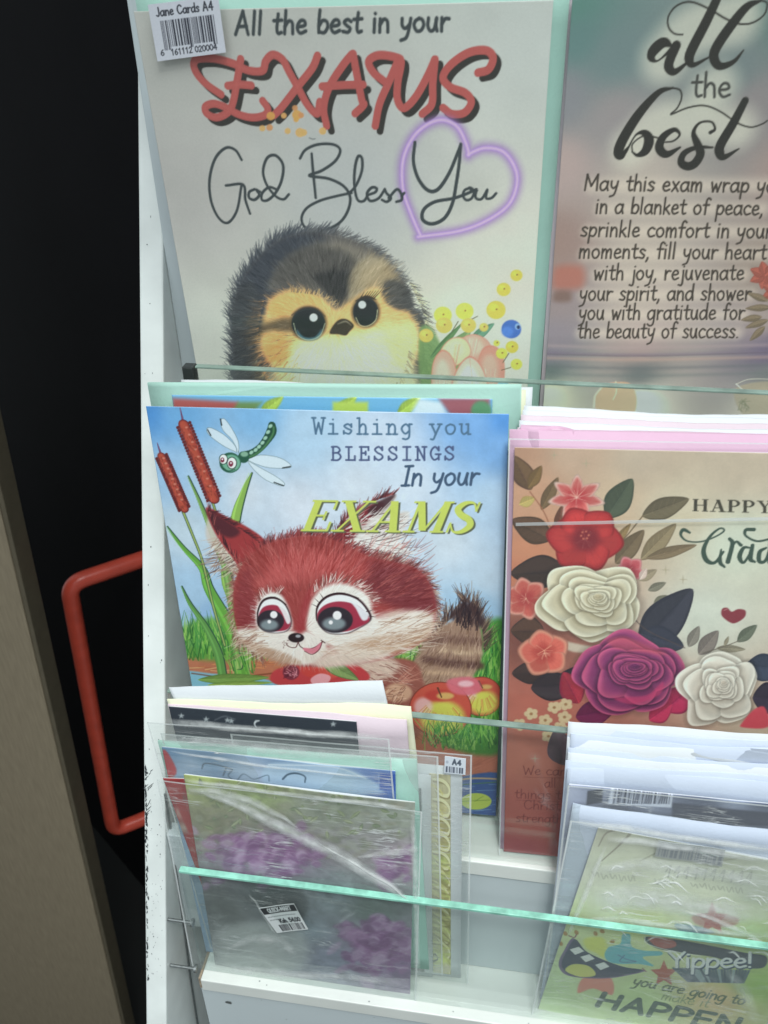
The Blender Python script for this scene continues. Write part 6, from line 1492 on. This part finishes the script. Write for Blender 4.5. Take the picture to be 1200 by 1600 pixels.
hh = .237
t, mw = new_card('gilded_card', 'white card with a gold swirl patterned strip in a clear sleeve', 'greeting card', (0.0520, -0.0682, 0.1100), 1, 1.6, .15, hh, GB)
Q = card_quad(mw, .15, hh); lc = loc_of(Q, .15, hh)
sheet('front_leaf', t, 0.010, 0, .134, hh - .016, 0, .0006, M['white']); sheet('back_leaf', t, .0104, .0004, .1332, hh - .017, -.0009, .0005, M['white'])
cvg = Canvas(10, 10, (0, 0, 0), None)
gq = [(671, 1207), (704, 1207), (709, 1527), (672, 1527)]
gx = [lc(p) for p in gq]; gx0, gx1, gy0, gy1 = gx[0][0], gx[1][0], .004, gx[0][1]
gquad = [tuple(p) for p in project([np.array(mw @ Vector(q)) for q in ((gx0, gy1, 0), (gx1, gy1, 0), (gx1, gy0, 0), (gx0, gy0, 0))])]
sheet('gold_strip', t, gx0, gy0, gx1 - gx0, gy1 - gy0, .0007, .0004, M['print'], canvas=art_gold(gquad))
s_ = sheet('sleeve', t, 0, 0, .15, hh, .0024, 0, M['gauze'], 16, 40, crumple(.0016, 21)); seams(t, s_)
cv = label_canvas(60, 56, (200, 206, 214), 1.3)
write(cv, 'A4', (22, 24), (46, 24), 9.5, 4.6, (84, 92, 104), track=.15); cv.dot(7, 18, 4, 5, (170, 176, 188)); barcode(cv, 4, 54, 32, 52, 0, 30, (84, 90, 104), 9)
sticker('barcode_sticker', t, lc, [(696, 1174), (729, 1177), (728, 1202), (695, 1200)], cv, .0042)

t, mw = new_card('dark_green_card', 'white bordered dark green card edge just left of the gold strip', 'greeting card', (0.0300, -0.0712, 0.0880), 1, 1.2, .1475, .2135, GB)
Q = card_quad(mw, .1475, .2135)
sheet('front_leaf', t, 0, 0, .1475, .2135, 0, .0006, M['white']); sheet('back_leaf', t, .0004, .0004, .146, .2125, -.0009, .0005, M['white'])
sheet('green_panel', t, .006, .006, .1355, .196, .0006, .0003, M['green'])

t, mw = new_card('script_card', 'pale blue card with looping handwriting and mint envelope inside a clear bag', 'greeting card', (0.0061, -0.0751, 0.0950), 1, .5, .150, .2195, GB)
Q = card_quad(mw, .150, .2195); lc = loc_of(Q, .150, .2195)
sheet('front_leaf', t, 0, 0, .150, .2195, 0, .0005, M['print'], canvas=art_blue(Q), warp=bow(.0004, .0004)); sheet('back_leaf', t, .0004, .0004, .149, .2185, -.0008, .0005, M['white'])
e = sheet('envelope', t, 0, 0, .166, .216, 0, .0012, M['mint'], warp=bow(.0004, .0006)); place(e, t, card_matrix((0.0030, -0.0729, 0.0975), 1, 2.8, .216))
s_ = sheet('sleeve', t, 0, 0, .153, .236, 0, 0, M['pleat'], 24, 30, crumple(.0025, 13)); place(s_, t, card_matrix((0.0000, -0.0735, 0.1165), 1, 3.0, .236)); seams(t, s_)
s_ = sheet('sleeve', t, 0, 0, .176, .226, 0, 0, M['milky'], 24, 30, crumple(.0015, 14)); place(s_, t, card_matrix((0.0060, -0.0718, 0.1050), 1, 2.0, .226)); seams(t, s_)
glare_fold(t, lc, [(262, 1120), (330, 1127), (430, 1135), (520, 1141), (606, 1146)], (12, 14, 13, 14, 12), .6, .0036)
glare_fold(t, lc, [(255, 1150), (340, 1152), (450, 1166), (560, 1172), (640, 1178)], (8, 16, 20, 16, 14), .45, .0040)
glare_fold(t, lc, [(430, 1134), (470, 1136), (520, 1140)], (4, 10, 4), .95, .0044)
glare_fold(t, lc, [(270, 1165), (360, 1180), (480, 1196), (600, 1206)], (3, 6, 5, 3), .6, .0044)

t, mw = new_card('red_card', 'narrow red and white patterned card peeping out at the far left of the bundle', 'greeting card', (0.0040, -0.0782, 0.0690), 1.5, 7, .040, .190, GB)
Q = card_quad(mw, .040, .190)
sheet('front_leaf', t, 0, 0, .04, .19, 0, .0005, M['print'], canvas=art_red(Q)); sheet('back_leaf', t, .0004, .0004, .039, .189, -.0008, .0005, M['white'])

ph = .2030
t, mw = new_card('flower_card', 'card with a blurred purple lilac photo in creased cellophane with a price sticker', 'greeting card', (0.0205, -0.0810, 0.0785), 2, -.6, .1485, ph, GB)
Q = card_quad(mw, .1485, ph); lc = loc_of(Q, .1485, ph)
sheet('front_leaf', t, 0, 0, .1485, ph, 0, .0005, M['print'], canvas=art_purple(Q), warp=bow(.0006, .0004)); sheet('back_leaf', t, .0004, .0004, .148, ph - .001, -.0009, .0005, M['white'])
s_ = sheet('sleeve', t, -.0165, -.001, .170, ph - .001, .0022, 0, M['creased'], 40, 50, crumple(.0030, 17, 12)); seams(t, s_)

sheet('sleeve', t, -.0165, -.001, .170, ph - .0015, -.0022, 0, M['film'], 20, 24, crumple(.001, 18, 12))
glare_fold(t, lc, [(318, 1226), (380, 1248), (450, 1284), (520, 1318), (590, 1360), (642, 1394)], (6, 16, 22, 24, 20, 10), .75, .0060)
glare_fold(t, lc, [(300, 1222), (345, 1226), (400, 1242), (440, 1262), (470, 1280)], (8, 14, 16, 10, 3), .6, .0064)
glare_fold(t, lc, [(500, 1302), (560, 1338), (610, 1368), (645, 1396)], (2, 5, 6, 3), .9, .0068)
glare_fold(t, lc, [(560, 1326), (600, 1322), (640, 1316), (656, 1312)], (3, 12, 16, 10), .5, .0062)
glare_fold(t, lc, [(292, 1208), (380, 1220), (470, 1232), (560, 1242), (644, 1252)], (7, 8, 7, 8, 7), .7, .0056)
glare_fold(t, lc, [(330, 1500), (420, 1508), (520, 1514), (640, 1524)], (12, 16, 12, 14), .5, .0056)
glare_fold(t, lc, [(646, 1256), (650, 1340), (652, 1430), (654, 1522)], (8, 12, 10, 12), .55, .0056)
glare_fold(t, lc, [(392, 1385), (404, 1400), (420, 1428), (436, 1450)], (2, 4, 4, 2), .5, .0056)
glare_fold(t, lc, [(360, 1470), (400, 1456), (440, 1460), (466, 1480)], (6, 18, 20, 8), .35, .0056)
cv = label_canvas(110, 84, (196, 200, 200), 1.2)
cv.fill([(2, 2), (108, 2), (108, 22), (2, 22)], (50, 52, 54), curve=False); write(cv, 'QUICK-MART', (20, 18), (92, 18), 7.5, 2.8, (190, 194, 194))
for x in range(8, 98, 9): cv.stroke([(x, 32), (x + 6, 31)], 3, (120, 124, 126), .7)
for x in range(8, 40, 9): cv.stroke([(x, 42), (x + 6, 41)], 3, (120, 124, 126), .7)
write(cv, 'Ksh. 54.00', (34, 54), (102, 54), 7, 3.4, (56, 58, 62)); barcode(cv, 22, 102, 59, 80, 0, 44, (58, 60, 64), 12)
sticker('price_sticker', t, lc, [(409, 1404), (463, 1398), (485, 1437), (437, 1444)], cv, .0072)

# --- bottom tier, right: white envelopes, bar-coded card, party card
names = ['rearmost and tallest white envelope', 'second white envelope from the back', 'third white envelope from the back', 'fourth white envelope from the back', 'fourth white envelope from the front', 'third white envelope from the front', 'second white envelope from the front', 'frontmost white envelope']
for k in range(8):
    f = k / 7; rj = random.Random(200 + k)
    loose_envelope(names[k] + ' of the lower right stack', (0.2572 + .001 * f + rj.uniform(-.0013, .0012), -0.0612 - .0092 * f, 0.1395 - .0290 * f + rj.uniform(-.0015, .0012)), 1, 3.1 - 1.5 * f + rj.uniform(-.45, .45), .2 - .004 * f, .2640 - .0285 * f, .0005, M[('white', 'cool', 'cool', 'white', 'cool')[k % 5]], 'white envelopes stacked at the lower right', 60 + k, .0012)
t, mw = new_card('barcoded_card', 'blue grey card with a striped barcode label in front of the white envelope stack', 'greeting card', (0.2600, -0.0732, 0.0995), 1, 1.0, .195, .2240)
Q = card_quad(mw, .195, .224); lc = loc_of(Q, .195, .224)
sheet('front_leaf', t, 0, 0, .195, .224, 0, .0005, M['print'], canvas=art_barcoded(Q)); sheet('back_leaf', t, .0004, .0004, .194, .223, -.0008, .0005, M['white'])
s_ = sheet('sleeve', t, -.001, 0, .197, .226, .0016, 0, M['crinkle'], 20, 20, crumple(.0014, 23)); seams(t, s_)
o = loose_envelope('white folded paper edge just above the crinkled party card', (0.2635, -0.0757, 0.0850), 1, -.8, .19, .208, .0008, M['cool'], None, 77, .001, 'paper_sheet', 'paper')

yh = .1960
t, mw = new_card('party_card', 'lime green card with grinning mouth and Yippee lettering in crinkled cellophane', 'greeting card', (0.2800, -0.0785, 0.0705), 2.2, -6.0, .150, yh)
Q = card_quad(mw, .150, yh); lc = loc_of(Q, .150, yh)
sheet('front_leaf', t, 0, 0, .150, yh, 0, .0005, M['print'], canvas=art_yippee(Q), warp=bow(.0006, .0003)); sheet('back_leaf', t, .0004, .0004, .149, yh - .001, -.0009, .0005, M['white'])
s_ = sheet('sleeve', t, 0, 0, .185, .203, 0, 0, M['crinkle'], 46, 50, crumple(.0036, 29, 14)); place(s_, t, card_matrix((0.2625, -0.0805, 0.0795), 2.2, -2.2, .203)); seams(t, s_)


rp = random.Random(88)
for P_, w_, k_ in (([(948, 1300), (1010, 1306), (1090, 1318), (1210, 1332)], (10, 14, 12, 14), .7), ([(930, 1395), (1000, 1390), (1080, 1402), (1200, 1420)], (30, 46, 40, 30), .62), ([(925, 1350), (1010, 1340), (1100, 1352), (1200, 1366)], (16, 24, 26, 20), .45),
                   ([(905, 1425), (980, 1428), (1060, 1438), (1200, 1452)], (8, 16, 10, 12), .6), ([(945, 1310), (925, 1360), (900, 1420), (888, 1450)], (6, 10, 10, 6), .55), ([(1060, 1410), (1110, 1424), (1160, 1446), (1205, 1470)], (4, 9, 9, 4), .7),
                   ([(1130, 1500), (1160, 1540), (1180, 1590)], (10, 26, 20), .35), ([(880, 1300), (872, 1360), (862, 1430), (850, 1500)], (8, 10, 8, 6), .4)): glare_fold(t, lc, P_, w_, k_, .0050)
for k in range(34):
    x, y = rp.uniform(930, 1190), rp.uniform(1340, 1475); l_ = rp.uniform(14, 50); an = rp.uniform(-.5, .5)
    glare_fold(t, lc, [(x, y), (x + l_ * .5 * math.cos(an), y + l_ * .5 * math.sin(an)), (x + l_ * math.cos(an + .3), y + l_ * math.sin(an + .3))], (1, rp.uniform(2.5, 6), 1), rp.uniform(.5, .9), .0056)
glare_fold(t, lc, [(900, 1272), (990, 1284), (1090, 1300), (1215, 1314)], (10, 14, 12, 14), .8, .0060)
cv = label_canvas(110, 40, (150, 152, 150), 1.2); barcode(cv, 4, 106, 4, 36, 0, 60, (112, 116, 122), 14)
sticker('barcode_sticker', t, lc, [(1028, 1306), (1132, 1320), (1126, 1346), (1022, 1330)], cv, .0036)
